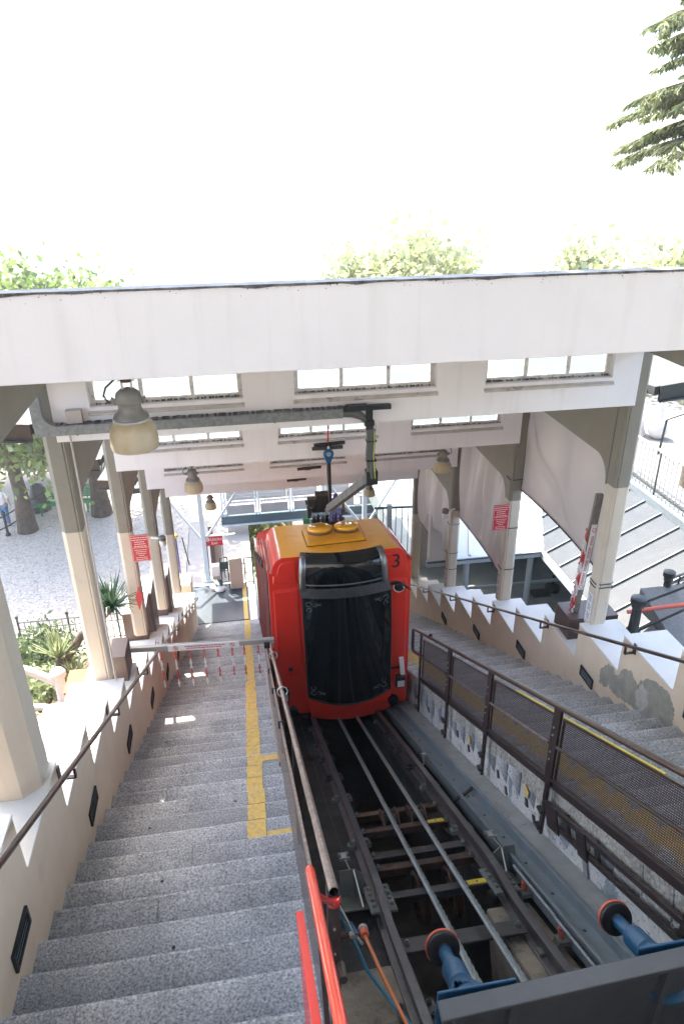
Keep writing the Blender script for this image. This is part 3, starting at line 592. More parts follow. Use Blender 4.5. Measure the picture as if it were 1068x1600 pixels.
# ------------------------------------------------------------------ the stepped canopy
YP = [4.0, 7.0, 9.95, 12.87, 15.8]; ZB = [-1.055, -2.44, -3.97, -5.55, -7.05]
XL, XR = -1.78, 4.46
PADL = [-4.0, -5.43, -6.86, -8.28, -9.70]; PADR = [-3.89, -5.42, -6.94, -8.47, -9.99]
WIN = [(-1.38, .11), (.63, 2.12), (2.65, 4.09)]
lab_bay = ['nearest bay of the white canopy, plain fascia across the whole picture', 'canopy bay with three clerestory windows behind the nearest fascia', 'middle canopy bay with clerestory windows above the blue hoist', 'fourth canopy bay from the front, only window sills showing', 'lowest and farthest bay of the white canopy above the car']
def octagon(cx_, cy_, r, ch): return [(cx_-r,cy_-r+ch),(cx_-r+ch,cy_-r),(cx_+r-ch,cy_-r),(cx_+r,cy_-r+ch),(cx_+r,cy_+r-ch),(cx_+r-ch,cy_+r),(cx_-r+ch,cy_+r),(cx_-r,cy_+r-ch)]
for p in range(5):
    Y0 = YP[p]; zb = ZB[p]; zt = -.578 if p == 0 else ZB[p-1]-.18
    t = thing('canopy_bay', lab_bay[p], 'canopy', (XL, Y0, PADL[p]), 'bays of the stepped station canopy')
    th = .26 if p else .10
    if p == 0:
        part('beam', MB().box((-3.0, Y0, zb), (5.4, Y0+th, zt)), M['white'], t, bevel=.006)
        fl = MB(); n = 90; prof = []
        for i in range(n+1):
            x = -3.0+8.4*i/n; prof.append((x, zt-.003-.005*random.random()-(.008 if random.random() < .18 else 0)))
        prof += [(5.4, zt+.008), (-3.0, zt+.006)]
        fl.prism(prof, 'y', Y0-.012, Y0+th+.005); part('flashing', fl, M['flash'], t)
        st_ = MB(); rs = random.Random(4)                               # rust and dirt flecks on the painted face
        for i in range(260):
            x = rs.uniform(-1.6, 3.2); top = rs.random() < .78; z = zt-.006-rs.expovariate(110) if top else rs.uniform(zb+.03, zt-.05); a = rs.uniform(.0012, .0050 if top else .0022); h_ = a*rs.uniform(.25, .9)
            if z > zb+.01: st_.add([(x+a*math.cos(q)*rs.uniform(.6,1.3), Y0-.0012, z+h_*math.sin(q)*rs.uniform(.6,1.3)) for q in (0,1.05,2.1,3.15,4.2,5.25)], [(0,1,2,3,4,5)])
        part('rust_fleck', st_, M['rust'], t)['kind'] = 'stuff'
    else:
        xs = [XL+.04]+[q for w in WIN for q in w]+[XR-.05]; zs = [zb, zb+.335, zt-.17, zt]
        mb = MB(); solid = lambda i, j: 0 <= i < 7 and 0 <= j < 3 and not (j == 1 and i % 2 == 1)
        for i in range(7):
            for j in range(3):
                if not solid(i, j): continue
                a, b, c_, d_ = xs[i], xs[i+1], zs[j], zs[j+1]
                mb.add([(a,Y0,c_),(b,Y0,c_),(b,Y0,d_),(a,Y0,d_)], [(0,1,2,3)]); mb.add([(a,Y0+th,c_),(b,Y0+th,c_),(b,Y0+th,d_),(a,Y0+th,d_)], [(3,2,1,0)])
                for (di, dj, q) in ((-1,0,[(a,c_),(a,d_)]),(1,0,[(b,c_),(b,d_)]),(0,-1,[(a,c_),(b,c_)]),(0,1,[(a,d_),(b,d_)])):
                    if not solid(i+di, j+dj):
                        (x0,z0),(x1,z1) = q; mb.add([(x0,Y0,z0),(x1,Y0,z1),(x1,Y0+th,z1),(x0,Y0+th,z0)], [(0,1,2,3)])
        bo = part('beam', mb, M['white'], t)
        for (a, b) in WIN:
            f = MB(); y0, y1 = Y0+.09, Y0+.15; c_, d_ = zs[1], zs[2]; w = .045
            f.box((a,y0,c_),(a+w,y1,d_)); f.box((b-w,y0,c_),(b,y1,d_)); f.box((a+w,y0,c_),(b-w,y1,c_+w)); f.box((a+w,y0,d_-w),(b-w,y1,d_))
            cuts = [a+(b-a)/3, a+2*(b-a)/3]
            for q in cuts: f.box((q-.018,y0+.004,c_+w),(q+.018,y1-.004,d_-w))
            wo_ = part('window', f, M['frame'], t)
            ed = [a+w]+[z_ for q in cuts for z_ in (q-.018, q+.018)]+[b-w]
            for q in range(3): part('pane', MB().box((ed[2*q], y0+.025, c_+w), (ed[2*q+1], y0+.031, d_-w)), M['glass'], wo_)
            sl = MB(); sl.prism([(Y0-.035, c_-.075), (Y0+.088, c_-.005), (Y0+.088, c_+.016), (Y0-.035, c_-.055)], 'x', a-.012, b+.012)
            # crumbled putty line along the foot of the panes
            sl.cur = 1
            for q in range(int((b-a)/.03)):
                x = a+.02+q*.03+random.uniform(-.008,.008); hq = random.uniform(-.002,.012)
                if random.random() < .8: sl.box((x, Y0+.07, c_+.0), (x+random.uniform(.012,.03), Y0+.0895, c_+.014+hq))
            part('sill', sl, [M['sill'], M['flash']], wo_)
    # columns: cream shaft below, taupe head
    for (xc, pz, sg) in ((XL, PADL[p], 1), (XR, PADR[p], -1)):
        zsplit = zb-1.02; yc = Y0+.14; rc, chf = (.215, .11) if p == 0 else (.113, .048); oc = octagon(xc, yc, rc, chf)
        def ribs(za, zb_):
            mb = MB().prism(oc, 'z', za, zb_)
            if p: mb.obox((xc+sg*(rc-chf*.42), yc-(rc-chf*.42), (za+zb_)/2), (1,-sg,0), (1,sg,0), (0,0,1), .014, .018, (zb_-za)/2-.002)
            return mb
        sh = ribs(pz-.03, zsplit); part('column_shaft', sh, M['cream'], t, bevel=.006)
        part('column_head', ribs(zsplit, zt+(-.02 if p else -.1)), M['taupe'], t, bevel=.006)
        # longitudinal eave beam with a rounded haunch at the column
        if p < 4:
            ye, ys_ = YP[p+1]-.02, yc+.16; zE = zb-.76; za = zb+.02; R_ = .30
            arc = [(ys_+R_*(1-math.cos(a)), zE-R_*(1-math.sin(a))) for a in np.linspace(0, PI/2, 8)]
            prof = [(ys_-.02, za), (ye, za-.26), (ye, zE)]+[(q[0], q[1]) for q in arc[::-1]]+[(ys_-.02, zE-R_-.02)]
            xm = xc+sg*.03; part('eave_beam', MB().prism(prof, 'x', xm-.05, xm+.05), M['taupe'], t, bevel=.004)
    # roof slab running down to this portal from the one above, with raised side wings
    if p > 0:
        ya, yb = YP[p-1]+(.27 if p > 1 else .11), Y0+.42; za = ZB[p-1]+.17; zb2 = za-.10*(yb-ya)-.02
        mb = MB(); mb.cur = 0
        sec = [(-2.64, .065), (-1.95, 0), (4.68, 0), (5.75, .12)]; far = [(-2.55, .06), (-1.95, 0), (4.68, 0), (5.4, .08)]
        yf = ya-.17
        for i in range(3):
            (xa, ha), (xb, hb) = sec[i], sec[i+1]; (xc_, hc), (xd, hd) = far[i], far[i+1]
            y_a = yf if i != 1 else ya
            T = [(xa,y_a,za+ha),(xb,y_a,za+hb),(xd,yb,zb2+hd),(xc_,yb,zb2+hc)]; B = [(q[0],q[1],q[2]-.10) for q in T]
            mb.add(B+T, [(0,3,2,1),(4,5,6,7),(0,1,5,4),(1,2,6,5),(2,3,7,6),(3,0,4,7)])
        part('roof', mb, M['roofgrey'], t)
        sf = MB(); sf.hexa([(-1.70,ya+.01,za-.125),(4.38,ya+.01,za-.125),(4.38,Y0-.01,za-.10*(Y0-ya)-.125-.004),(-1.70,Y0-.01,za-.10*(Y0-ya)-.125-.004),(-1.70,ya+.01,za-.104),(4.38,ya+.01,za-.104),(4.38,Y0-.01,za-.10*(Y0-ya)-.110),(-1.70,Y0-.01,za-.10*(Y0-ya)-.110)]); part('soffit', sf, M['white'], t)
        for (xa, xb, ha, hb, mt) in ((-2.64, -1.985, .065, .003, 'fasciabrown'), (4.735, 5.75, .006, .12, 'fasciagrey')):
            f = MB(); f.hexa([(xa,yf-.03,za+ha-.165),(xb,yf-.03,za+hb-.165),(xb,yf-.004,za+hb-.165),(xa,yf-.004,za+ha-.165),(xa,yf-.03,za+ha+.006),(xb,yf-.03,za+hb+.006),(xb,yf-.004,za+hb+.006),(xa,yf-.004,za+ha+.006)])
            part('roof_fascia', f, M[mt], t)
            gt = MB(); gt.bar((xa, yf-.045, za+ha-.17), (xb, yf-.045, za+hb-.17), .03, .02); part('gutter_edge', gt, M['zincroof'], t)
    if p >= 2:   # small grey fixings on the far beams
        mb = MB(); mb.bar((1.15, Y0-.03, zb+.21), (1.62, Y0-.03, zb+.225), .035, .045); mb.box((1.30, Y0-.05, zb+.185), (1.42, Y0-.045, zb+.25))
        part('cable_clamp', mb, M['steel'], t)
# plaster foot under every column on the parapets
for p in range(5):
    for (xc, pz, nm_) in ((XL, PADL[p], 'left'), (XR, PADR[p], 'right')): pass
# cable ties round the right columns
TIE = iter(['upper dark cable tie near the foot of the nearest right column','lower dark cable tie near the foot of the nearest right column','topmost dark cable tie on the second right column','middle dark cable tie on the second right column under the red notice','lowest dark cable tie on the second right column','topmost dark cable tie on the third right column','middle dark cable tie on the third right column','lowest dark cable tie on the third right column'])
for p, zz in ((1, (-4.80, -4.85)), (2, (-4.62, -5.5, -6.3)), (3, (-6.9, -7.6, -8.0))):
    for z in zz:
        solo('cable_tie', MB().tube([(x, y, z+.012*math.sin(i)) for i, (x, y) in enumerate(octagon(XR, YP[p]+.14, .120, .052))], .008, 5, closed=True), M['black'], next(TIE), 'cable tie', group='cable ties on the columns', smooth=40)

# ------------------------------------------------------------------ galvanised trunking, wall box, hose to the car
t = thing('cable_trunking', 'grey galvanised trunking across the first windowed beam, bent up at the column', 'cable trunking', (-1.9, 6.93, -2.3))
mb = MB(); mb.box((-1.90, 6.88, -2.335), (1.11, 6.985, -2.235)); part('trunking_run', mb, M['galv'], t, bevel=.004)
mb = MB(); arc = [(-1.80+.0-.14*math.cos(a)+.14, -2.235+.14-.14*math.sin(a)) for a in np.linspace(0, PI/2, 7)]
mb.prism([(-1.90, -2.232), (-1.90, -1.70), (-1.80, -1.70)]+[(q[0], q[1]) for q in arc], 'y', 6.86, 6.945); part('trunking_bend', mb, M['galv'], t, bevel=.004)
for x in (-1.52, -.55, .4): part('joint_strip', MB().box((x, 6.874, -2.34), (x+.02, 6.879, -2.23)), M['galv'], t)
cv = MB()
for i in range(60):
    x = -1.86+i*.05+random.uniform(-.02,.02); cv.box((x, 6.89, -2.234), (x+random.uniform(.02,.05), 6.98, -2.226-random.uniform(0,.004)))
part('grime', cv, M['flash'], t)['kind'] = 'stuff'
solo('junction_box', MB().box((-1.60, 6.92, -2.232), (-1.45, 6.998, -2.10)), M['fawn'], 'small grey junction box sitting on the trunking near the left column', 'junction box', bevel=.006)
solo('wall_conduit', MB().tube([(-1.60, 6.955, -2.34), (-1.60, 6.965, -2.5), (-1.605, 6.97, -5.40)], .011, 8), M['fawn'], 'thin conduit running down from the trunking beside the left column', 'conduit', smooth=40)
t = thing('cable_hanger', 'dark hanger with ribbed grey hose leading power down to the car roof', 'cable hanger', (1.40, 6.93, -2.2))
mb = MB(); mb.box((1.12, 6.87, -2.265), (1.61, 6.93, -2.215)); mb.box((1.14, 6.86, -2.215), (1.36, 6.94, -2.205)); part('mounting_channel', mb, M['black'], t, bevel=.004)
mb = MB(); mb.box((1.35, 6.885, -2.48), (1.42, 6.925, -2.265)); mb.box((1.335, 6.87, -2.44), (1.435, 6.94, -2.38)); part('hanger_arm', mb, M['black'], t, bevel=.003)
hp = [(1.09, 6.92, -2.285), (1.20, 6.92, -2.295), (1.30, 6.92, -2.33), (1.37, 6.92, -2.40), (1.405, 6.92, -2.50), (1.41, 6.925, -2.62), (1.40, 6.93, -2.78), (1.415, 6.94, -2.92), (1.425, 6.95, -3.05)]
for k_, dx in enumerate((-.026, .0, .026)):
    part('hose', MB().tube([(p_[0]+dx*(1 if i > 3 else .3), p_[1]-.012*(k_ == 1), p_[2]-dx*(0 if i > 3 else 1)) for i, p_ in enumerate(hp)], .024, 8), M['hose'], t, smooth=50)
part('striped_wire', MB().tube([(p_[0]+.03, p_[1]-.035, p_[2]) for p_ in hp[4:]], .006, 5), M['greenline'], t, smooth=50)
for z in (-2.62, -2.84): part('cable_strap', MB().box((1.355, 6.885, z), (1.465, 6.965, z+.012)), M['black'], t)
a, b = np.array((1.43, 6.97, -3.02)), np.array((1.14, 7.9, -3.72))
a2 = np.array((1.47, 6.93, -2.98)); 
arm = MB(); arm.bar((1.44, 6.96, -2.99), (1.475, 9.86, -4.73), .02, .02)
# articulated cable chain from the hose foot down to the collector on the car roof
ch = MB(); A, B = np.array((1.445, 6.97, -3.03)), np.array((1.30, 9.50, -4.62)); nseg = 9
CH = []
for i in range(nseg):
    f0, f1 = i/nseg, (i+1)/nseg; P0 = A+(B-A)*f0; P1 = A+(B-A)*(f1-.004)
    ch.bar(P0, P1, .085, .10)
part('cable_chain', ch, M['hose'], t, bevel=.006)
part('hose_end_box', MB().box((1.36, 6.92, -3.13), (1.49, 7.03, -2.97)), M['black'], t, bevel=.008)

t = thing('retractable_hoist', 'blue teardrop safety hoist hanging from the second windowed beam on a red strap', 'hoist', (1.35, 9.82, -4.5))
part('strap', MB().tube([(1.36, 9.83, -3.42), (1.352, 9.83, -3.68)], .012, 6), M['strap'], t)
part('hoist_bracket', MB().box((1.11, 9.80, -3.80), (1.57, 9.85, -3.755)), M['steel'], t, bevel=.004)
mb = MB(); mb.lathe([(.03,-.03),(.062,-.03),(.078,-.01),(.078,.02),(.06,.035),(.03,.035)], (1.35, 9.80, -3.86), (0,-1,0), 20); mb.prism([(1.275,-3.865),(1.425,-3.865),(1.375,-4.02),(1.325,-4.02)], 'y', 9.775, 9.825)
part('hoist_body', mb, M['bluegear'], t, smooth=40); part('hoist_hub', MB().lathe([(.001,.036),(.036,.036),(.036,.02)], (1.35,9.80,-3.86), (0,-1,0), 16), M['alu'], t, smooth=40)
part('hoist_hook', MB().lathe([(.018,0),(.022,.02),(.012,.05)], (1.352,9.80,-3.79), (0,0,1), 10), M['zinc'], t, smooth=40)
part('hoist_tail', MB().tube([(1.35, 9.80, -4.0), (1.352, 9.80, -4.2), (1.356, 9.79, -4.38), (1.362, 9.78, -4.72)], [.032,.034,.030,.028], 10), M['black'], t, smooth=40)

# ------------------------------------------------------------------ bell lamps under the beams
def bell_lamp(x, Y, zt_, label, flip=1, k=.93):
    t = thing('bell_lamp', label, 'lamp', (x, Y, zt_-.5), 'bell shaped lamps under the canopy beams')
    part('stem', MB().lathe([(.020,.02),(.020,-.06),(.035,-.062),(.035,-.085),(.012,-.09)], (x,Y,zt_), (0,0,1), 12), M['rust'], t, smooth=40)
    br = MB(); br.bar((x-.05,Y,zt_-.075),(x+.05,Y,zt_-.075),.02,.012)
    for s in (-1,1): br.bar((x+s*.028,Y,zt_-.145),(x+s*.028,Y,zt_-.07),.012,.012)
    part('yoke', br, M['zinc'], t)
    part('lamp_housing', MB().lathe([(.012,-.125),(.045,-.132),(.072,-.155),(.083,-.19),(.080,-.215),(.072,-.222),(.070,-.25),(.078,-.275),(.103,-.295),(.110,-.31),(.104,-.315)], (x,Y,zt_), (0,0,1), 24), M['lampmetal'], t, smooth=35)
    ear = MB()
    for s in (-1,1): ear.obox((x+s*.092,Y,zt_-.205),(1,0,.5*s),(0,1,0),(0,0,1),.014,.012,.018)
    part('wing_screw', ear, M['lampmetal'], t)
    part('collar', MB().lathe([(.100,-.312),(.113,-.318),(.113,-.332),(.104,-.336)], (x,Y,zt_), (0,0,1), 24), M['alu'], t, smooth=35)
    part('lamp_shade', MB().lathe([(.104,-.334),(.124,-.352),(.141,-.39),(.150,-.44),(.152,-.49),(.147,-.515),(.143,-.513),(.145,-.49),(.143,-.44),(.134,-.392),(.117,-.356),(.098,-.338)], (x,Y,zt_), (0,0,1), 28), M['shade'], t, smooth=60)
    bl = MB(); bl.ball((x,Y,zt_-.43), .045, 10, 6, (1,1,1.4)); part('bulb', bl, M['signwhite'], t, smooth=60)
    q = flip
    part('lamp_cable', MB().tube([(x-q*.02,Y,zt_-.045),(x-q*.07,Y,zt_-.07),(x-q*.125,Y-.01,zt_-.115),(x-q*.145,Y-.01,zt_-.165),(x-q*.125,Y-.01,zt_-.205),(x-q*.09,Y,zt_-.212)], .0065, 6), M['black'], t, smooth=60)
    t.scale = (k, k, k); t.location.z = zt_-.5*k
bell_lamp(-.59, 4.13, -1.02, 'large nearest bell lamp with browned glass shade under the plain fascia')
bell_lamp(-.68, 10.1, -3.955, 'mid distance bell lamp on the left, under the third beam')
bell_lamp(-.72, 15.95, -7.02, 'farthest left bell lamp, above the exit sign')
bell_lamp(3.22, 10.1, -3.93, 'bell lamp on the right in front of the tarpaulins', -1)
bell_lamp(3.22, 15.95, -7.0, 'small far bell lamp to the right of the car collector', -1)

# ------------------------------------------------------------------ tarpaulins between the right columns
def tarp(p, label, seed):
    rr = random.Random(seed); Ya, Yb = YP[p]+.30, YP[p+1]+.10; zt_ = ZB[p]-.62; zl = ZB[p]-.76-[0,1.60,1.98,1.98][p]
    nu, nv = 70, 30; V = []; ph = [rr.uniform(0,6.28) for _ in range(6)]
    for j in range(nv+1):
        v = j/nv
        for i in range(nu+1):
            u = i/nu; y = Ya+(Yb-Ya)*u; top = zt_-.05*math.sin(PI*u); z = top+(zl-top)*v+.05*math.sin(PI*u)*v
            amp = (.075 if p > 1 else .040)*max(.0, 4*v*(1-v))**.55
            fold = amp*(math.sin(u*(26 if p > 1 else 11)+ph[0]+1.2*v)+.6*math.sin(u*(41 if p > 1 else 17)+ph[1]-2*v))
            diag = .045*(4*v*(1-v))**.5*math.exp(-((u*1.2+v*.9-1.25-.2*math.sin(v*3))/.07)**2) if p == 1 else .03*math.exp(-((u-.35+.3*v)/.05)**2)
            V.append((4.53+.03*math.sin(PI*u)*math.sin(PI*v*.9)+fold+diag, y, z))
    mb = MB(); mb.v = V
    for j in range(nv):
        for i in range(nu): a = j*(nu+1)+i; mb.f.append((a,a+1,a+nu+2,a+nu+1)); mb.m.append(0)
    t = thing('tarpaulin', label, 'tarpaulin', (4.6, Ya, zl), 'grey tarpaulins hung between the right columns')
    o = part('cloth', mb, M['tarp'], t, smooth=80); sd_ = o.modifiers.new('thick', 'SOLIDIFY'); sd_.thickness = .004
    part('hem', MB().tube([V[nv*(nu+1)+i] for i in range(0, nu+1, 2)], .014, 6), M['fasciabrown'], t, smooth=60)
    for (i, j) in ((2, nv-2), (nu-2, 2), (2, 2), (nu-2, nv-2)):
        q = V[j*(nu+1)+i]; part('eyelet', MB().lathe([(.004,0),(.016,.0),(.018,.008)], (q[0]-.012,q[1],q[2]), (-1,0,0), 8), M['steel'], t)
tarp(1, 'nearest and largest pale grey tarpaulin, behind the raised barrier arm', 1)
tarp(2, 'middle grey tarpaulin behind the red notice on the right', 2)
tarp(3, 'farthest brownish tarpaulin, right above the car corner', 5)

# ------------------------------------------------------------------ the track trench
WX = 2.43
t = thing('track_trench', None, None, (1.3, 6, -7), kind='structure')
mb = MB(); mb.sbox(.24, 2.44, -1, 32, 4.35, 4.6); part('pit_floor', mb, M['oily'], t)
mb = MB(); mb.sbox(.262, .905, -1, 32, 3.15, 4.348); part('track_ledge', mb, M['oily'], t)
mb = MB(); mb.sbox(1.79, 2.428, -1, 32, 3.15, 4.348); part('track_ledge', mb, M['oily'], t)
mb = MB(); mb.sbox(.245, .26, -1, 32, 2.56, 3.2); part('trench_side', mb, M['conc'], t)
# old wall carrying the right stairs: granite stair ends above, flaking plaster below
t = thing('trench_wall', 'flaking grey and white plaster wall with slanting granite blocks under the right stairs', 'wall', (WX, 5, -6))
part('plaster_face', MB().sbox(WX, WX+.25, -.5, 22, 2.36, 3.3), M['plaster'], t)
for k in range(-14, 42):                                             # slanting granite ends below each step
    Y = 4.975+k*.3055; tt = tY(Y, 2.3); j1, j2, dd = random.uniform(-.02,.02), random.uniform(-.02,.02), random.uniform(-.006,.012)
    x = WX-.006-dd*.5; lean = .09; bl = random.uniform(2.47,2.54) if tt > 6.5 else random.uniform(2.54,2.63)
    P = [S(x,tt-.333+j1,2.34),S(x,tt+.006,2.34),S(x,tt+.006+lean*.8,bl+j2),S(x,tt-.333+j1+lean*.8,bl+j1)]
    if k < 34: part('granite_block', MB().hexa(P+[(WX+.2,q[1],q[2]) for q in P]), M['granite_wall'], t, bevel=.005)
for i, (tt, D) in enumerate(((8.6,2.66),(8.18,2.72),(7.2,2.70),(7.0,2.80),(9.3,2.66),(9.2,2.8),(6.45,2.72),(6.3,2.82),(10.0,2.7))):
    part('wall_slot', MB().sbox(WX-.012, WX+.01, tt, tt+.05, D-.05, D+.03), M['steel'], t)
for (tt, D, w_) in ((6.35,2.56,.10),(8.05,2.55,.09)):
    part('yellow_splash', MB().prism(blob([(S(0,tt,D)[1],S(0,tt,D)[2]),(S(0,tt+w_,D-.04)[1],S(0,tt+w_,D-.04)[2]),(S(0,tt+w_*1.1,D+.09)[1],S(0,tt+w_*1.1,D+.09)[2]),(S(0,tt+.03,D+.07)[1],S(0,tt+.03,D+.07)[2])], 4, 4), 'x', WX-.019, WX-.023), M['yellow'], t)
part('pipe_stub', MB().sbox(WX-.02, WX-.001, 5.28, 5.34, 2.70, 3.0), M['greyledge'], t)
# ledge and blue grey channel along the wall foot
t = thing('cable_channel', 'long blue grey steel channel along the foot of the plaster wall', 'cable channel', (2.2, 6, -6.5))
part('ledge', MB().sbox(2.235, 2.428, .5, 24, 2.86, 3.07), M['greyledge'], t, bevel=.006)
part('channel_lip', MB().sbox(2.195, 2.234, .5, 24, 2.845, 3.06), M['bluegrey'], t, bevel=.005)
part('channel_bed', MB().sbox(2.06, 2.194, .5, 24, 2.935, 3.05), M['bluegrey'], t)
part('channel_lip', MB().sbox(2.03, 2.059, .5, 24, 2.895, 3.06), M['bluegrey'], t, bevel=.004)
for i in range(14):
    tt = 3.2+i*.52; part('bolt_hole', MB().sbox(2.115, 2.135, tt, tt+.03, 2.932, 2.94), M['rubber'], t)

# rails
RXS = (.845, 1.845)
prof_rail = [(-.030,0),(.030,0),(.033,-.010),(.033,-.034),(.010,-.042),(.010,-.125),(.062,-.135),(.062,-.148),(-.062,-.148),(-.062,-.135),(-.010,-.125),(-.010,-.042),(-.033,-.034),(-.033,-.010)]
def railpath(x):
    L_ = [(26,2.86),(6.05,2.86),(5.85,2.863),(5.70,2.875),(5.45,2.925),(5.30,2.945),(5.10,2.95),(2.4,2.95)]
    return [S(x,a,b) for a,b in L_]
for i, x in enumerate(RXS):
    t = thing('rail', ['worn left running rail beside the turnbuckle plate and blue hose', 'worn right running rail beside the blue grey channel'][i], 'rail', S(x, 6, 3.0), 'running rails under the red car')
    part('rail_bar', MB().sweep(prof_rail, railpath(x)), M['railsteel'], t, bevel=.004)
    clip = None
    for tt in (6.72, 7.9, 8.6, 9.3, 10.0, 10.8, 11.6):
        for s in (-1, 1):
            mb = MB(); c0 = S(x+s*.075, tt, 2.985); mb.obox(c0, (1,0,0), DV, NV, .035, .045, .018); mb.obox(S(x+s*.062, tt, 2.955), (1,0,0), DV, NV, .022, .028, .02)
            mb.lathe([(.016,-.02),(.016,.012),(.010,.014),(.010,.028)], S(x+s*.078, tt, 2.955), NV, 6, True)
            part('rail_clip', mb, M['plate'] if tt < 8 else M['steel'], t)
    fp = MB()                                                         # bolted fishplates
    for s in (-1, 1):
        fp.sbox(x+s*.012, x+s*.03, 7.55, 8.05, 2.905, 2.975) if False else None
        for q in range(5): fp.lathe([(.014,0),(.014,.016),(.008,.018)], S(x+s*.012, 8.0+q*.11, 2.945), (s,0,0), 6, True)
        for q in range(4): fp.lathe([(.016,0),(.016,.018),(.009,.022)], S(x+s*.07, 5.55+q*.09, 2.955), NV, 6, True)
        fp.sbox(x+s*.04, x+s*.105, 5.50, 5.92, 2.975, 2.99)
    part('fishplate_bolts', fp, M['plate'], t, smooth=30)['kind'] = 'stuff'
    ch = MB()                                                         # chairs bolted to the concrete at the head of the track
    ch.sbox(x-.13, x+.13, 4.28, 4.62, 3.0995, 3.115)
    for s in (-1, 1):
        for q in range(3): ch.lathe([(.018,0),(.018,.02),(.010,.024),(.010,.034)], S(x+s*.095, 4.33+q*.12, 3.098), NV, 6, True)
    part('rail_chair', ch, M['steel'], t)

# cross beams
CB = [(7.42,.05,.0),(7.01,.05,1),(6.46,.06,0),(6.22,.05,0),(5.74,.05,1),(5.12,.09,0)]
labs = ['rusty cross beam farthest down between the rails, behind the roller brackets','cross beam with a yellow number plate just in front of the roller brackets','plain rusty cross beam between roller brackets and rope sheaves','cross beam just behind the two rope sheaves','cross beam with a yellow number plate in front of the rope sheaves','widest grey cross beam nearest the blue buffer']
for i, (tt, w_, y_) in enumerate(CB):
    t = thing('cross_beam', labs[i], 'cross beam', S(1.345, tt, 3.1), 'steel cross beams between the rails')
    mb = MB(); mb.sbox(.89, 1.80, tt-w_, tt+w_, 2.985 if i < 5 else 3.03, 3.0 if i < 5 else 3.045); mb.sbox(.89, 1.80, tt+w_-.014, tt+w_-.002, 3.0005 if i < 5 else 3.0455, 3.09); part('beam_bar', mb, M['rust'] if i < 4 and i != 2 else M['steel'], t, bevel=.004)
    b = MB()
    for x in (.93, 1.77):
        b.lathe([(.020,0),(.020,.02),(.011,.022),(.011,.036)], S(x, tt, 2.986 if i < 5 else 3.03), NV, 6, True)
    part('bolt', b, M['plate'], t)
    if y_:
        part('number_plate', MB().sbox(1.585, 1.745, tt-.035, tt+.035, 2.979, 2.984), M['yellowplate'], t)
        part('plate_digit', MB().sbox(1.66, 1.672, tt-.015, tt+.015, 2.9765, 2.9785), M['ink_black'], t)

# rollers and sheaves for the haul ropes
CX = (1.235, 1.515)
for i, x in enumerate(CX):
    t = thing('rope_sheave', ['dark spoked rope sheave under the left haul rope','dark spoked rope sheave under the right haul rope'][i], 'sheave', S(x, 5.98, 3.3), 'rope sheaves between the cross beams')
    c0 = S(x, 5.98, 3.16)
    mb = MB(); mb.lathe([(.175,-.038),(.205,-.040),(.205,-.030),(.170,-.006),(.170,.006),(.205,.030),(.205,.040),(.175,.038),(.165,0)], c0, (1,0,0), 32); part('sheave_rim', mb, M['rust'], t, smooth=35)
    sp = MB()
    for k in range(5):
        a = 2*PI*k/5+.4; e = np.array(c0)+DV*math.cos(a)*.17+NV*math.sin(a)*.17; sp.bar(c0, e, .02, .03, (1,0,0))
    sp.lathe([(.035,-.05),(.035,.05)], c0, (1,0,0), 12, True); part('sheave_spokes', sp, M['steel'], t)
    t = thing('roller_bracket', ['rusty roller bracket plates under the left haul rope, farther down','rusty roller bracket plates under the right haul rope, farther down'][i], 'roller bracket', S(x, 7.2, 3.2), 'roller brackets between the far cross beams')
    for s in (-1, 1):
        P = lambda tt, D, q: S(x+s*.075+q, tt, D)
        pts = [(7.02,3.0),(7.40,3.0),(7.30,2.90),(7.12,2.885)]
        mb = MB(); mb.hexa([P(a,b,-.006) for a,b in pts]+[P(a,b,.006) for a,b in pts]); part('bracket_plate', mb, M['rust'], t)
    part('roller', MB().lathe([(.045,-.065),(.06,-.06),(.045,-.01),(.045,.01),(.06,.06),(.045,.065)], S(x,7.2,2.99), (1,0,0), 16, True), M['steel'], t, smooth=35)
mb = MB(); mb.bar(S(.93,5.98,3.16), S(1.77,5.98,3.16), .035); solo('sheave_axle', mb, M['steel'], 'thin steel axle carrying the two rope sheaves', 'axle')

# twisted haul ropes
for i, x in enumerate(CX):
    mb = MB(); n = 42; N = 1000; t0, t1 = 2.95, 13.5; r0 = .0235; D0 = 2.925
    for j in range(N):
        tt = t0+(t1-t0)*(j/(N-1))**1.6; ph = tt*2*PI*.5/.16*2
        for k in range(n):
            a = 2*PI*k/n; r = r0*(.50+.56*abs(math.sin(3*a+ph*1.05))**.6)
            mb.v.append(tuple(np.array(S(x,tt,D0))+np.array((1,0,0))*r*math.cos(a)+NV*r*math.sin(a)))
    for j in range(N-1):
        for k in range(n): mb.f.append((j*n+k, j*n+(k+1)%n, (j+1)*n+(k+1)%n, (j+1)*n+k)); mb.m.append(0)
    solo('haul_rope', mb, M['rope'], ['left twisted steel haul rope running under the car','right twisted steel haul rope running under the car'][i], 'wire rope', group='haul ropes', smooth=75)

# concrete at the head of the track
def cblock(label, x0, x1, t0, t1, D0, D1, bev=.025):
    mb = MB(); mb.sbox(x0, x1, t0, t1, D0, D1); return solo('concrete_block', mb, M['conc'], label, 'concrete block', group='concrete blocks at the head of the track', bevel=bev)
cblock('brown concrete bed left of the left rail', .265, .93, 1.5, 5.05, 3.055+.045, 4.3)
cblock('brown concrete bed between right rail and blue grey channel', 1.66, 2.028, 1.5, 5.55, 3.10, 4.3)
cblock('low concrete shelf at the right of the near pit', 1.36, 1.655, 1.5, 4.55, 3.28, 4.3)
cblock('low concrete shelf beside the left rail in the near pit', .935, 1.10, 1.5, 4.72, 3.20, 4.3)

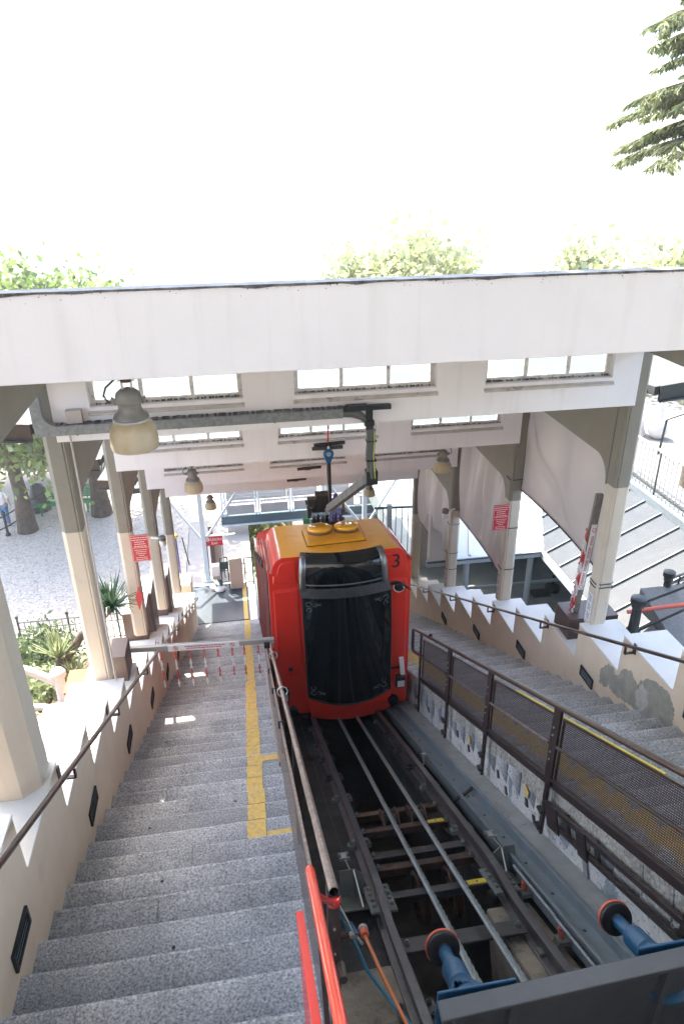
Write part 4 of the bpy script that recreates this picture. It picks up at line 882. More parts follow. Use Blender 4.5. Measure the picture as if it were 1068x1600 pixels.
# tension plates for the signal wires
for i, (x, tt, s, lab) in enumerate(((.66, 5.86, 1, 'zinc gusset plate with wire turnbuckle left of the left rail'), (1.985, 5.86, -1, 'zinc gusset plate with wire turnbuckle right of the right rail'))):
    t = thing('tension_plate', lab, 'bracket', S(x, tt, 3.06), 'wire tension plates beside the rails')
    b = MB(); b.sbox(x-.11, x+.11, tt-.14, tt+.12, 3.045, 3.057); part('foot_plate', b, M['plate'], t)
    b = MB(); w = .10; pts = [(-w,3.043),(w,3.043),(w,2.88),(.03,2.83),(-w,2.83)] if s > 0 else [(-w,3.043),(w,3.043),(w,2.83),(-.03,2.83),(-w,2.88)]
    P = [S(x+a,tt+.085,D) for a,D in pts]; Q = [S(x+a,tt+.097,D) for a,D in pts]
    b.add(P+Q, [(4,3,2,1,0),(5,6,7,8,9)]+[(k,(k+1)%5,5+(k+1)%5,5+k) for k in range(5)]); part('back_plate', b, M['plate'], t)
    e = MB(); e.bar(S(x+.02*s,tt+.08,2.835), S(x+.05*s,tt-.12,3.04), .010, .010); part('web_edge', e, M['zinc'], t)
    b = MB(); Pq = [S(x+.02*s,tt+.08,2.84),S(x+.02*s,tt+.08,3.043),S(x+.05*s,tt-.12,3.043)]; 
    b.add([tuple(np.array(q)+np.array((-.004,0,0))) for q in Pq]+[tuple(np.array(q)+np.array((.004,0,0))) for q in Pq], [(0,1,2),(5,4,3),(0,3,4,1),(1,4,5,2),(2,5,3,0)]); part('web_plate', b, M['plate'], t)
    w_ = MB(); w_.tube([S(x,tt+.10,2.86), S(x-.01*s,tt+.38,2.88)], .006, 6); w_.obox(S(x-.012*s,tt+.46,2.885), (1,0,0), DV, NV, .022,.05,.008)
    for q in (-1,1): w_.obox(S(x-.012*s,tt+.46+q*.05,2.885), (1,0,0), DV, NV, .045,.008,.012)
    part('turnbuckle', w_, M['zinc'], t)
    part('signal_wire', MB().tube([S(x-.012*s,tt+.5,2.885), S(x-.02*s,tt+2.2,2.90), S(x-.03*s,13,2.9)], .003, 4), M['steel'], t)
t = thing('wire_hook', 'small zinc hook holding the signal wire right of the right rail', 'bracket', S(1.97,8.65,3.0)); b = MB(); b.bar(S(1.90,8.65,2.98),S(1.97,8.65,2.98),.02); b.bar(S(1.97,8.65,2.98),S(1.97,8.66,2.88),.02); b.lathe([(.03,0),(.03,.03)], S(1.98,8.66,2.88), NV, 8, True); part('hook', b, M['zinc'], t)
solo('switch_lever', MB().bar(S(1.92,7.35,2.98), S(2.22,7.42,2.86), .028, .028), M['black'], 'dark lever rod leaning on the blue grey channel', 'lever')

# conductor bar on insulators
t = thing('conductor_rod', 'grey conductor rod on red insulators beside the blue grey channel', 'conductor rod', S(2.0,4.5,3.0))
part('rod', MB().tube([S(1.985,5.72,2.895),S(1.985,4.95,2.90),S(1.985,4.93,2.91),S(1.985,2.6,2.93)], .013, 8), M['galv'], t, smooth=50)
for tt in (5.52, 4.85, 4.05):
    part('insulator', MB().lathe([(.012,-.10),(.022,-.092),(.024,-.06),(.018,-.05),(.026,-.035),(.02,-.02),(.012,-.01)], S(1.985,tt,2.90), NV, 12), M['porcelain'], t, smooth=40)
    b = MB(); b.sbox(1.95,2.02,tt-.06,tt+.05,3.0,3.03); b.sbox(1.80,1.95,tt-.045,tt+.035,3.06,3.085); b.hexa([S(1.945,tt-.05,3.085),S(1.95,tt-.05,3.03),S(1.95,tt+.04,3.03),S(1.945,tt+.04,3.085),S(1.905,tt-.05,3.085),S(1.95,tt-.05,3.0),S(1.95,tt+.04,3.0),S(1.905,tt+.04,3.085)]); part('insulator_foot', b, M['plate'], t)

# foreground buffer beam and its two blue buffers
t = thing('buffer_beam', 'dark grey steel buffer beam across the bottom right corner', 'buffer beam', (1.9, 1.75, -4))
def skew(mb):
    mb.v = [(x, y+.035*(x-.7), z) for x, y, z in mb.v]; return mb
part('top_plate', skew(MB().box((.69, 1.735, -3.415), (3.3, 1.825, -3.39))), M['fgsteel'], t, bevel=.006)
part('web', skew(MB().box((.72, 1.79, -4.2), (3.3, 1.815, -3.4155))), M['fgsteel'], t)
for x in (.76, 1.02, 1.80, 2.9): part('rib', skew(MB().prism([(1.74,-3.4155),(1.789,-3.4155),(1.789,-4.1),(1.76,-4.1)], 'x', x, x+.035)), M['fgsteel'], t, bevel=.004)
part('lower_flange', skew(MB().box((.72, 1.70, -4.23), (3.3, 1.83, -4.2005))), M['fgsteel'], t)
for i, x in enumerate((.895, 1.905)):
    t = thing('blue_buffer', ['blue buffer with black rimmed pad nearest the haul ropes','blue buffer with black rimmed pad beside the plaster wall'][i], 'buffer', S(x, 3.4, 2.33), 'blue buffers on the dark beam')
    D = 2.33
    part('buffer_pad', MB().lathe([(.002,.0),(.05,.002),(.085,.012),(.093,.028),(.090,.045),(.075,.05),(.04,.052),(.03,.08)], S(x,3.88,D), -DV, 32), M['rubber'], t, smooth=40)
    part('pad_rim', MB().lathe([(.088,.002),(.0965,.006),(.0975,.014),(.094,.020),(.088,.016)], S(x,3.88,D), -DV, 32), M['orangered'], t, smooth=50)
    part('piston', MB().lathe([(.036,.05),(.036,.24)], S(x,3.88,D), -DV, 20), M['blue'], t, smooth=40)
    b = MB(); b.lathe([(.030,.20),(.058,.205),(.062,.22),(.062,.36)], S(x,3.88,D), -DV, 20); part('sleeve', b, M['blue'], t, smooth=40)
    b = MB(); nn = 24; rows = [(.062,.35),(.070,.39),(.083,.43),(.098,.47),(.115,.51),(.140,.565)]   # flared foot with a triangular opening on top
    b.lathe(rows, S(x,3.88,D), -DV, nn)
    keep = []; up_k = max(range(nn), key=lambda k: b.v[2*nn+k][2]-.4*b.v[2*nn+k][0])
    for fi, f in enumerate(b.f):
        r_, k_ = divmod(fi, nn); w_ = {1:0,2:1,3:2}.get(r_, -1); dk = min((k_-up_k)%nn, (up_k-k_)%nn)
        if not (w_ >= 0 and dk <= w_): keep.append(f)
    b.f = keep; b.m = [0]*len(keep); fo = part('flared_foot', b, M['blue'], t, smooth=60); sd_ = fo.modifiers.new('t', 'SOLIDIFY'); sd_.thickness = .012
    b = MB(); b.box((x-.19,1.85+.035*(x-.7),-3.70),(x+.19,1.864+.035*(x-.7),-3.402)); part('base_plate', b, M['blue'], t, bevel=.006)

# hoses, water tap
solo('blue_cable', MB().tube([S(.50,12,2.95),S(.46,9,2.93),S(.45,7.5,2.90),S(.50,6.9,2.9),S(.47,6.3,2.94),S(.49,5.7,3.0),S(.56,5.3,3.02),S(.60,4.9,3.03),S(.72,4.5,3.06),S(.86,4.15,3.07),S(.93,3.6,3.08)], .012, 8), M['bluehose'], 'thin bright blue cable along the left side of the track', 'cable', smooth=60)
t = thing('water_tap', 'small tap with blue lever and orange coupling beside the fence end', 'tap', S(.5,4.85,3.0))
part('tap_pipe', MB().tube([S(.30,4.92,2.80),S(.40,4.94,2.80),S(.52,4.97,2.80)], .022, 8), M['rust'], t, smooth=40); part('tap_body', MB().lathe([(.018,0),(.026,.01),(.026,.05),(.018,.06)], S(.50,4.95,2.80), (1,0,.1), 10, True), M['fawn'], t, smooth=40)
part('tap_lever', MB().bar(S(.525,5.04,2.76), S(.545,4.86,2.75), .022, .012, NV), M['blue'], t, bevel=.004)
b = MB(); b.lathe([(.032,0),(.034,.03),(.030,.035)], S(.60,4.98,2.78), -DV, 12, True); part('coupling_collar', b, M['alu'], t, smooth=40); part('coupling', MB().lathe([(.029,.036),(.031,.08),(.026,.10)], S(.60,4.98,2.78), -DV, 12, True), M['orangered'], t, smooth=40)
solo('orange_hose', MB().tube([S(.60,4.87,2.78),S(.64,4.6,2.84),S(.70,4.3,2.92),S(.76,3.9,2.98),S(.82,3.4,3.0)], .013, 8), M['orangehose'], 'orange hose hanging from the tap coupling', 'hose', smooth=60)
solo('cable_conduit', MB().tube([S(.50,5.62,2.92),S(.56,5.2,2.93),S(.59,5.0,2.9)], .011, 8), M['zinc'], 'short grey conduit ending at the tap coupling', 'conduit', smooth=60)

# ------------------------------------------------------------------ fence along the right stairs
FX = 2.36
t = thing('stair_fence', 'brown fence with perforated panels between the track and the right stairs', 'fence', (FX, 5, -6))
TOP, MID, PT, BB = 1.55, 1.90, 1.645, 2.27
part('top_rail', MB().tube([S(FX,2.0,TOP)]+[S(FX,a,TOP) for a in np.linspace(2.6,10.2,12)]+[S(FX,10.28,TOP+.02),S(FX,10.31,TOP+.06),S(FX,10.42,TOP+.30),S(FX,10.40,TOP+.335),S(FX,10.33,TOP+.35),S(FX,9.9,TOP+.35)], .024, 10), M['brown_rail'], t, smooth=50)
posts = [2.32, 4.05, 5.43, 6.70, 7.95]
for Y in posts:
    b = MB(); w = .055 if Y < 7.5 else .028
    b.box((FX-.012, Y-w, nz(Y,TOP)), (FX+.012, Y+w, nz(Y,BB)+.0)); part('post', b, M['brown'], t, bevel=.003)
    part('post_foot', MB().box((FX-.012, Y-.022, nz(Y,2.80)), (FX+.016, Y+.022, nz(Y,BB)-.001)), M['brown'], t)
    bo = MB()
    for dz in (-.22,-.30,-.48,-.56): bo.lathe([(.009,0),(.009,.010)], (FX-.0125, Y+.01, nz(Y,TOP)+dz), (-1,0,0), 6, True)
    part('bolts', bo, M['zinc'], t)
    b = MB(); b.obox((FX-.03, Y, nz(Y,2.72)), (1,0,0),(0,1,0),(0,0,1), .02,.035,.012); b.obox((FX-.03, Y, nz(Y,2.55)), (1,0,0),(0,1,0),(0,0,1), .02,.035,.012); part('wall_clamp', b, M['steel'], t)
part('bottom_bar', MB().sbox(FX+.014, FX+.03, 2.2, tY(7.95,2.3), BB-.045, BB+.045), M['brown'], t, bevel=.003)
part('bottom_bar_lip', MB().sbox(FX-.014, FX+.0138, 2.2, tY(7.95,2.3), BB-.052, BB-.04), M['brown'], t)
for i, (a, b_) in enumerate(zip([.9]+posts, posts)):
    ya, yb = a+.07, b_-.07
    P = [(FX+.02,ya,nz(ya,PT)),(FX+.02,yb,nz(yb,PT)),(FX+.02,yb,nz(yb,BB-.05)),(FX+.02,ya,nz(ya,BB-.05))]
    mb = MB(); mb.add(P, [(0,1,2,3)]); pn = part('mesh_panel', mb, M['meshbrown'], t)
    fr = MB(); fr.bar(P[0],P[1],.022,.022,NV); fr.bar(P[1],P[2],.02,.02); fr.bar(P[2],P[3],.02,.02,NV); fr.bar(P[3],P[0],.02,.02); part('panel_frame', fr, M['brown_rail'], t)
    part('mid_rail', MB().tube([(FX-.01,ya,nz(ya,MID)),(FX-.01,yb,nz(yb,MID))], .011, 8), M['wornrail'] if i in (2,3) else M['brown_rail'], t, smooth=50)
b = MB(); b.bar((FX+.028,2.8,nz(2.8,PT-.014)), (FX+.028,4.9,nz(4.9,PT-.014)), .016, .004, NV); part('yellow_edge', b, M['yellowplate'], t)
part('knob', MB().lathe([(.02,0),(.026,.03),(.016,.06),(.002,.065)], (FX,7.52,nz(7.52,TOP)), (0,0,1), 10), M['rubber'], t, smooth=50)
t = thing('lower_guard_rail', 'two low brown bars with square plates on the plaster wall near the buffers', 'guard rail', S(FX,5,2.6))
for D in (2.46, 2.60): part('guard_bar', MB().sbox(FX-.02, FX+.012, 2.0, 5.80, D-.022, D+.022), M['brown'], t, bevel=.003)
for tt, w in ((5.68,.11),(5.16,.075)): part('guard_plate', MB().sbox(FX-.034, FX-.0205, tt-w, tt+w, 2.43, 2.64), M['brown'], t, bevel=.004)
for tt in (5.02, 5.5): part('spacer', MB().sbox(FX+.0125, WX-.03, tt-.02, tt+.02, 2.44, 2.62), M['steel'], t)

# ------------------------------------------------------------------ handrail and mesh between left stairs and track
t = thing('platform_fence', 'brown double handrail with mauve mesh panel between the left stairs and the track', 'fence', S(.27,6,2.4))
def ft(x, D, t0, t1, dx=0): return [S(x+dx*f, t0+(t1-t0)*f, D) for f in np.linspace(0,1,10)]
part('handrail_tube', MB().tube(ft(.262,1.56,3.10,10.9,-.01), .0215, 14, cap=False), M['wornrail'], t, smooth=50)
inn = MB(); inn.tube(ft(.262,1.56,3.102,3.6), .018, 12, cap=False); part('tube_bore', inn, M['rubber'], t)
for tt in (7.2, 9.4): 
    part('hose_clip', MB().tube([S(.262+.052*math.cos(a), tt, 1.575+.05*math.sin(a)) for a in np.linspace(0,2*PI,10)[:-1]], .007, 5, closed=True), M['zinc'], t)
b = MB(); b.sbox(.188,.206,3.30,10.8,1.655,1.70); part('panel_top_bar', b, M['wornrail'], t, bevel=.003)
mb = MB(); mb.add([S(.197,3.32,1.70),S(.197,10.8,1.70),S(.197,10.8,2.42),S(.197,3.32,2.42)], [(0,1,2,3)]); part('mesh_panel', mb, M['meshmauve'], t)
b = MB(); b.sbox(.150,.165,6.35,10.9,2.0,2.04); part('inner_rail', b, M['wornrail'], t)
for tt in (6.35, 7.75, 8.9): part('rail_gap', MB().sbox(.17,.22,tt,tt+.03,1.65,1.71), M['rubber'], t)
for (Y, top) in ((2.09, 1.585), (4.1, 1.6), (6.2, 1.6), (8.2, 1.6)):
    part('post', MB().box((.238,Y-.035,nz(Y,2.62)), (.292,Y+.035,nz(Y,top)-.005)), M['brown'], t, bevel=.004)
bo = MB()
for D in (1.79, 1.95, 2.12): bo.lathe([(.006,0),(.006,.008)], (.265,2.09-.036,nz(2.09,D)), (0,-1,0), 6, True)
part('bolts', bo, M['zinc'], t)
part('rail_stub', MB().tube([(.285,2.02,nz(2.09,1.98)),(.285,1.93,nz(2.09,1.98)+.03)], .020, 12, cap=False), M['brown_rail'], t, smooth=50)
part('stub_bore', MB().tube([(.285,2.02,nz(2.09,1.98)),(.285,1.932,nz(2.09,1.98)+.029)], .0165, 12), M['rubber'], t)
part('panel_end', MB().sbox(.186,.21,3.265,3.30,1.655,2.4), M['brown'], t)

# red gate in the foreground
t = thing('red_gate', 'bright red tube gate with perforated panel at the top of the left stairs', 'gate', (.13,1.2,-2.9))
G0, G1 = np.array((.135,1.69,-2.215)), np.array((.135,-.30,-1.165)); dG = (G1-G0)/np.linalg.norm(G1-G0)
part('gate_tube', MB().tube([G0-(.0)*dG, G0+.02*dG, G1], [.013,.0175,.0175], 16), M['orangered_tube'], t, smooth=50)
nG = np.array((0,-dG[2],dG[1])); nG = nG if nG[2] < 0 else -nG
fb = MB(); A = G0+dG*.10+nG*.10+np.array((-.050,0,0)); B = A+dG*1.9
fb.obox((A+B)/2, (1,0,0), dG, nG, .013, np.linalg.norm(B-A)/2, .012); part('flat_bar', fb, M['redpaint'], t, bevel=.002)
sh = MB(); C0, C1 = A+nG*.0125+np.array((-.012,0,0)), B+nG*.0125+np.array((-.012,0,0)); sh.add([C0, C1, C1+nG*.55, C0+nG*.55], [(0,1,2,3)]); part('perforated_panel', sh, M['redmesh'], t)
for f in (.12, .62):
    q = G0+dG*(f+.1)
hg = MB(); hg.bar(G0+dG*.16+nG*.01, np.array((.262,2.03,-2.92)), .022, .020); part('hinge_arm', hg, M['redpaint'], t, bevel=.004)
part('hinge_collar', MB().lathe([(.028,-.02),(.031,-.015),(.031,.02),(.028,.025)], (.265,2.06,-2.93), (0,0,1), 14, True), M['redpaint'], t, smooth=50)

# ------------------------------------------------------------------ the red funicular car
YF = 8.55; CXL, CXR = .30, 2.34; CXM = (CXL+CXR)/2
car = thing('funicular_car', 'red funicular car number 3 with orange roof, dark windscreen and painted eye', 'funicular car', (CXM, YF+3, nz(YF+3, 2.86)))
RK = .18
def roofz(Y, k=0): return -4.86-RK*(Y-(YF+k*MODL))-k*MODL*TAN
MODL = 1.50
def section(k, Y, x0, x1):
    z = roofz(Y, k); zs_ = z-.235
    L_ = [(x0, zs_), (x0+.05, zs_+.004), (x0+.058, zs_+.05), (x0+.075, z-.12), (x0+.105, z-.065), (x0+.15, z-.022), (x0+.20, z)]
    R__ = [(x1-(x-x0), zz) for x, zz in L_[::-1]]
    return L_+R__
def shell(k, Ya, Yb, zlow):
    mb = MB(); A = section(k, Ya, CXL, CXR); B = section(k, Yb, CXL, CXR); n = len(A)
    vs_ = [(x, Ya, z) for x, z in A]+[(x, Yb, z) for x, z in B]
    base = len(mb.v); mb.v += vs_
    for i in range(n-1):
        mb.f.append((base+i, base+i+1, base+n+i+1, base+n+i)); mb.m.append(1 if i == 6 else 0)
    # sides, ends and floor
    la, lb = zlow(Ya), zlow(Yb)
    mb.v += [(CXL, Ya, la), (CXR, Ya, la), (CXL, Yb, lb), (CXR, Yb, lb)]; q = base+2*n
    mb.f += [(base, base+n, q+2, q), (base+n-1, q+1, q+3, base+2*n-1), (q, q+2, q+3, q+1),
             tuple([q]+[base+i for i in range(n)]+[q+1]), tuple([q+3]+[base+n+i for i in range(n-1, -1, -1)]+[q+2])]
    mb.m += [0]*5
    return mb
lowz = lambda Y: nz(Y, 2.62)
part('body', shell(0, YF, YF+MODL, lambda Y: nz(YF, 2.80) if Y < YF+.1 else nz(Y, 2.62)-.0), [M['red'], M['orange']], car, smooth=25)
for k in range(1, 6):
    Ya, Yb = YF+k*MODL+.02, YF+(k+1)*MODL
    part('compartment', shell(k, Ya, Yb, lowz), [M['redmatt'], M['orange']], car, smooth=25)
# side openings: pillars, dark window strips and mirror lumps along the left and right flank
for k in range(0, 6):
    Ya = YF+k*MODL
    for (x, s) in ((CXL, -1), (CXR, 1)):
        yw0, yw1 = Ya+(.30 if k == 0 else .10), Ya+MODL-.16; zt_ = lambda Y: roofz(Y, k)-.36
        w = MB(); w.hexa([(x+s*.002,yw0,nz(yw0,2.48)),(x+s*.012,yw0,nz(yw0,2.48)),(x+s*.012,yw1,nz(yw1,2.48)),(x+s*.002,yw1,nz(yw1,2.48)),(x+s*.002,yw0,zt_(yw0)),(x+s*.012,yw0,zt_(yw0)),(x+s*.012,yw1,zt_(yw1)),(x+s*.002,yw1,zt_(yw1))])
        wp = part('side_window', w, M['sideglass'], car)
        ym = (yw0+yw1)/2
        b = MB(); b.bar((x+s*.010,ym,nz(ym,2.48)),(x+s*.010,ym,zt_(ym)),.012,.05,(0,1,0)); part('window_post', b, M['redmatt'], wp)
        b = MB(); b.bar((x+s*.004, Ya+MODL-.10, nz(Ya+MODL-.1,2.55)), (x+s*.004, Ya+MODL-.10, roofz(Ya+MODL-.1,k)-.26), .026, .09, (0,1,0)); part('side_pillar', b, M['redmatt'], car, bevel=.008)
        if k >= 1 and s < 0:
            m_ = MB(); m_.ball((x-.025, Ya+.05, roofz(Ya,k)-.16), .055, 10, 6, (.8,1,1.3)); part('side_mirror', m_, M['rubber'], car, smooth=60)
        fl = MB(); fl.hexa([(x-.012,Ya+.02,roofz(Ya,k)-.240),(x+.012,Ya+.02,roofz(Ya,k)-.240),(x+.012,Ya+MODL-.02,roofz(Ya+MODL,k)-.240),(x-.012,Ya+MODL-.02,roofz(Ya+MODL,k)-.240),
                            (x-.012,Ya+.02,roofz(Ya,k)-.175),(x+.004,Ya+.02,roofz(Ya,k)-.175),(x+.004,Ya+MODL-.02,roofz(Ya+MODL,k)-.175),(x-.012,Ya+MODL-.02,roofz(Ya+MODL,k)-.175)])
        part('roof_gutter', fl, M['red'], car)
# pressed front panels with raised borders
def frontpanel(pts, parent=car):
    mb = MB(); n = len(pts)
    cx_ = sum(p[0] for p in pts)/n; cz = sum(p[1] for p in pts)/n
    inn = [(cx_+(x-cx_)*.90+(0), cz+(z-cz)*(.93)) for x, z in pts]
    V = [(x, YF-.002, z) for x, z in pts]+[(x, YF-.016, z) for x, z in inn]
    o = len(mb.v); mb.v += V
    for i in range(n): mb.f.append((o+i, o+(i+1)%n, o+n+(i+1)%n, o+n+i)); mb.m.append(0)
    mb.f.append(tuple(o+n+i for i in range(n))); mb.m.append(0)
    return part('front_panel', mb, M['red'], parent, bevel=.004)
LP = [(.355,-5.27),(.355,-5.14),(.415,-5.12),(.425,-5.06),(.45,-4.98),(.50,-4.935),(.58,-4.93),(.685,-4.93),(.70,-5.27)]
frontpanel(LP); frontpanel([(2*CXM+.0-x, z) for x, z in LP[::-1]])
LP2 = [(.345,-6.90),(.345,-5.36),(.70,-5.35),(.715,-6.0),(.725,-6.90)]
frontpanel(LP2); frontpanel([(2*CXM-x, z) for x, z in LP2[::-1]])
# curved windscreen: upper pane leaning into the roof, lower pane bulging
def bowl(x0, x1, zs_, bulge, yoff, name, m, sub=None, n=16, bow=0.0, smooth=60):
    mb = MB(); N = len(zs_)
    for j, (z, y, xa, xb) in enumerate(zs_):
        for i in range(n+1):
            u = i/n; x = xa+(xb-xa)*u; q = 4*u*(1-u)
            mb.v.append((x, YF+y-bulge*q+yoff, z-(bow*q if j == N-1 else bow*q*(j/(N-1)))))
    for j in range(N-1):
        for i in range(n): a = j*(n+1)+i; mb.f.append((a, a+1, a+n+2, a+n+1)); mb.m.append(0)
    ring = [i for i in range(n+1)]; # back skirt so that the pane has depth
    o = len(mb.v)
    border = [j*(n+1) for j in range(N)]+[(N-1)*(n+1)+i for i in range(1, n+1)]+[j*(n+1)+n for j in range(N-2, -1, -1)]+[i for i in range(n-1, 0, -1)]
    for b in border: p = mb.v[b]; mb.v.append((p[0], YF+.02, p[2]) if name != 'upper_pane' or p[2] < -4.95 else (p[0], max(p[1]+.01, YF+.02), p[2]-.03))
    for i in range(len(border)): mb.f.append((border[i], border[(i+1)%len(border)], o+(i+1)%len(border), o+i)); mb.m.append(0)
    return part(name, mb, m, sub or car, smooth=smooth)
xa, xb = .715, 1.965
up_ = [(-4.845,.10,xa+.05,xb-.05),(-4.862,.03,xa+.03,xb-.03),(-4.90,-.035,xa+.02,xb-.02),(-4.98,-.085,xa+.01,xb-.01),(-5.10,-.115,xa,xb),(-5.27,-.125,xa,xb),(-5.34,-.12,xa,xb+.02)]
bowl(0,0,up_,.10,0,'upper_pane',M['dglass'])
ws = [(-5.46,-.115,.755,2.015),(-5.8,-.12,.76,2.02),(-6.3,-.115,.77,2.03),(-6.8,-.10,.775,2.035),(-7.15,-.08,.785,2.04),(-7.29,-.07,.795,2.05)]
bowl(0,0,ws,.11,0,'windscreen',M['dglass'],bow=.13)
fr_ = [(-5.30,-.128,xa-.01,xb+.03),(-5.38,-.135,xa+.0,xb+.04),(-5.46,-.125,xa+.02,xb+.055)]
bowl(0,0,fr_,.105,0,'screen_band',M['gmetal'])
for x0, x1 in ((xa+.0, xa+.085), (xb-.085, xb+.0)):                   # metal side strips of the upper pane
    mb = MB(); P = []
    for (z, y, a, b) in up_:
        for x in (x0+(a-xa if x0 < 1 else b-xb), x1+(a-xa if x0 < 1 else b-xb)):
            u = (x-a)/(b-a); P.append((x, YF+y-.10*4*max(0,min(1,u))*(1-max(0,min(1,u)))-.008, z+.001))
    n = len(P)//2; mb.v = P
    for j in range(n-1): mb.f.append((2*j, 2*j+1, 2*j+3, 2*j+2)); mb.m.append(0)
    o_ = part('screen_strip', mb, M['gmetal'], car, smooth=60); sd_ = o_.modifiers.new('t', 'SOLIDIFY'); sd_.thickness = .012; sd_.offset = 0
mb = MB(); mb.tube([(xa+.03+(xb-xa-.06)*u, YF+.005-.10*4*u*(1-u)-.115-.02, -5.24) for u in np.linspace(0,1,14)], .010, 8); part('screen_bar', mb, M['gmetal'], car, smooth=60)
# seal round the big windscreen
pts = []
for (z, y, a, b) in ws: pts.append((a, YF+y-.004, z))
for i in range(1, 16):
    u = i/16; q = 4*u*(1-u); pts.append((.795+(2.05-.795)*u, YF-.07-.11*q-.004, -7.29-.13*q))
for (z, y, a, b) in ws[::-1]: pts.append((b, YF+y-.004, z))
part('screen_seal', MB().tube(pts, .016, 8), M['rubber'], car, smooth=60)
# etched corner scrolls on the glass
def scroll(cx_, cz, sx, sz, yy):
    mb = MB()
    for (ox, oz, r, a0, a1) in ((0,0,.045,0,5.2),(.09,.0,.035,3.4,8.2),(.0,-.09,.035,-1.0,3.9),(.15,.015,.025,2.6,7.5)):
        P = []
        for a in np.linspace(a0, a1, 12):
            x = cx_+sx*(ox+r*math.cos(a)*(1-.05*a)); u = (x-.76)/1.26; P.append((x, YF-.116-.11*4*u*(1-u)-.006+yy, cz+sz*(oz+r*math.sin(a)*(1-.05*a))))
        mb.tube(P, .0035, 4)
    part('etched_scroll', mb, M['lens'], car)['kind'] = 'stuff'
scroll(.83, -5.57, 1, 1, 0); scroll(1.945, -5.57, -1, 1, 0); scroll(.86, -7.17, 1, -1, .03); scroll(1.95, -7.17, -1, -1, .03)
# red bumper under the screen
bm_ = [(-7.315,-.085,.785,2.06),(-7.40,-.105,.79,2.065),(-7.62,-.10,.81,2.06),(-7.675,-.08,.82,2.05)]
bowl(0,0,bm_,.06,0,'bumper',M['red'],bow=.075)
# lower skirt, lamps, buffers, camera eye, lever
for s in (-1, 1):
    xh = CXM+s*.90; b = MB(); zh = -7.21 if s < 0 else -7.19
    b.box((xh-.075,YF-.09,zh-.105),(xh+.075,YF-.001,zh+.105)); hl = part('headlight', b, M['rubber'], car, bevel=.012, label=['headlight left of the bumper','headlight right of the bumper'][s > 0])
    b = MB(); b.box((xh-.055,YF-.097,zh-.085),(xh+.055,YF-.0901,zh+.03)); part('headlight_lens', b, M['lightglass'], hl, bevel=.006)
    part('rubber_buffer', MB().lathe([(.03,0),(.03,.08),(.085,.085),(.09,.11),(.085,.135),(.04,.145),(.001,.146)], (CXM+s*.78,YF,-7.50), (0,-1,0), 20), M['rubber'], car, smooth=40)
part('socket', MB().box((.505,YF-.022,-6.80),(.575,YF-.016,-6.73)), M['rubber'], car, bevel=.004)
ey = (2.165, -5.50)
part('eye_white', MB().lathe([(.001,.024),(.05,.024),(.085,.014),(.088,.0)], (ey[0],YF-.016,ey[1]), (0,-1,0), 24), M['signwhite'], car, smooth=60)
pu = MB(); pu.ball((ey[0]+.004,YF-.035,ey[1]+.016), .079, 16, 8, (1,.5,1)); part('eye_pupil', pu, M['ink_black'], car, smooth=60)
part('eye_glint', MB().lathe([(.001,.0),(.013,.0)], (ey[0]+.055,YF-.066,ey[1]+.02), (0,-1,0), 10), M['signwhite'], car)
bw = MB(); arc = [(ey[0]-.16+.33*u, ey[1]+.050+.075*math.sin(PI*(.15+.85*u))-.10*u*u) for u in np.linspace(0,1,12)]
lo = [(x, z-.055*math.sin(PI*min(1,max(0,(i/11)*.9+.08)))-.004) for i, (x, z) in enumerate(arc)]
bw.prism(arc+lo[::-1], 'y', YF-.05, YF-.0165); part('eyebrow_hood', bw, M['ink_black'], car)
text('car_number', '3', .31, (2.11, YF-.0175, -5.07), (PI/2, 0, 0), M['ink_black'], car, .001)
lv = MB(); lv.obox((2.235,YF-.06,-6.90), (1,0,0), (0,1,0), (-.10,0,1), .035,.012,.17); part('white_lever', lv, M['signwhite'], car, bevel=.008)
part('lever_bracket', MB().bar((2.06,YF-.03,-6.95),(2.22,YF-.04,-6.93),.025,.02), M['ink_black'], car)
# roof: orange deck plate with two beacons, collector gear behind
pl = MB(); zz = lambda Y: roofz(Y,0)
pl.hexa([(.90,8.93,zz(8.93)+.003),(1.76,8.99,zz(8.99)+.003),(1.80,9.80,zz(9.80)+.003),(.90,9.66,zz(9.66)+.003),(.91,8.94,zz(8.93)+.035),(1.75,9.0,zz(8.99)+.035),(1.79,9.79,zz(9.80)+.035),(.91,9.65,zz(9.66)+.035)])
part('deck_plate', pl, M['orange'], car, bevel=.006)
part('deck_gap', MB().tube([(.895,8.925,zz(8.93)+.004),(1.765,8.985,zz(8.99)+.004),(1.805,9.81,zz(9.8)+.004),(.895,9.67,zz(9.66)+.004)], .008, 5, closed=True), M['ink_black'], car)
for i, x in enumerate((1.15, 1.555)):
    c0 = (x, 9.47, zz(9.47)+.038)
    part('beacon_base', MB().lathe([(.185,0),(.19,.03),(.175,.035)], c0, (0,RK,1), 32, True), M['gmetal'], car, smooth=40)
    part('beacon', MB().lathe([(.185,.036),(.192,.06),(.185,.085),(.16,.102),(.10,.112),(.07,.106),(.03,.108),(.001,.108)], c0, (0,RK,1), 36), M['beacon'], car, smooth=60)
cg = thing('current_collector', 'black current collector gear with purple cables standing on the orange car roof', 'collector gear', (1.33, 9.95, zz(9.95)))
b = MB(); zc = zz(9.95)
b.box((1.16,9.90,zc+.30),(1.36,10.10,zc+.52)); b.box((1.03,9.93,zc+.33),(1.155,10.07,zc+.45)); b.box((1.02,9.92,zc+.14),(1.08,10.05,zc+.30)); b.box((1.09,9.94,zc+.22),(1.30,10.06,zc+.295)); b.box((1.0,9.95,zc+.36),(1.025,10.05,zc+.41))
part('gear_housing', b, M['rubber'], cg, bevel=.008)
b = MB()
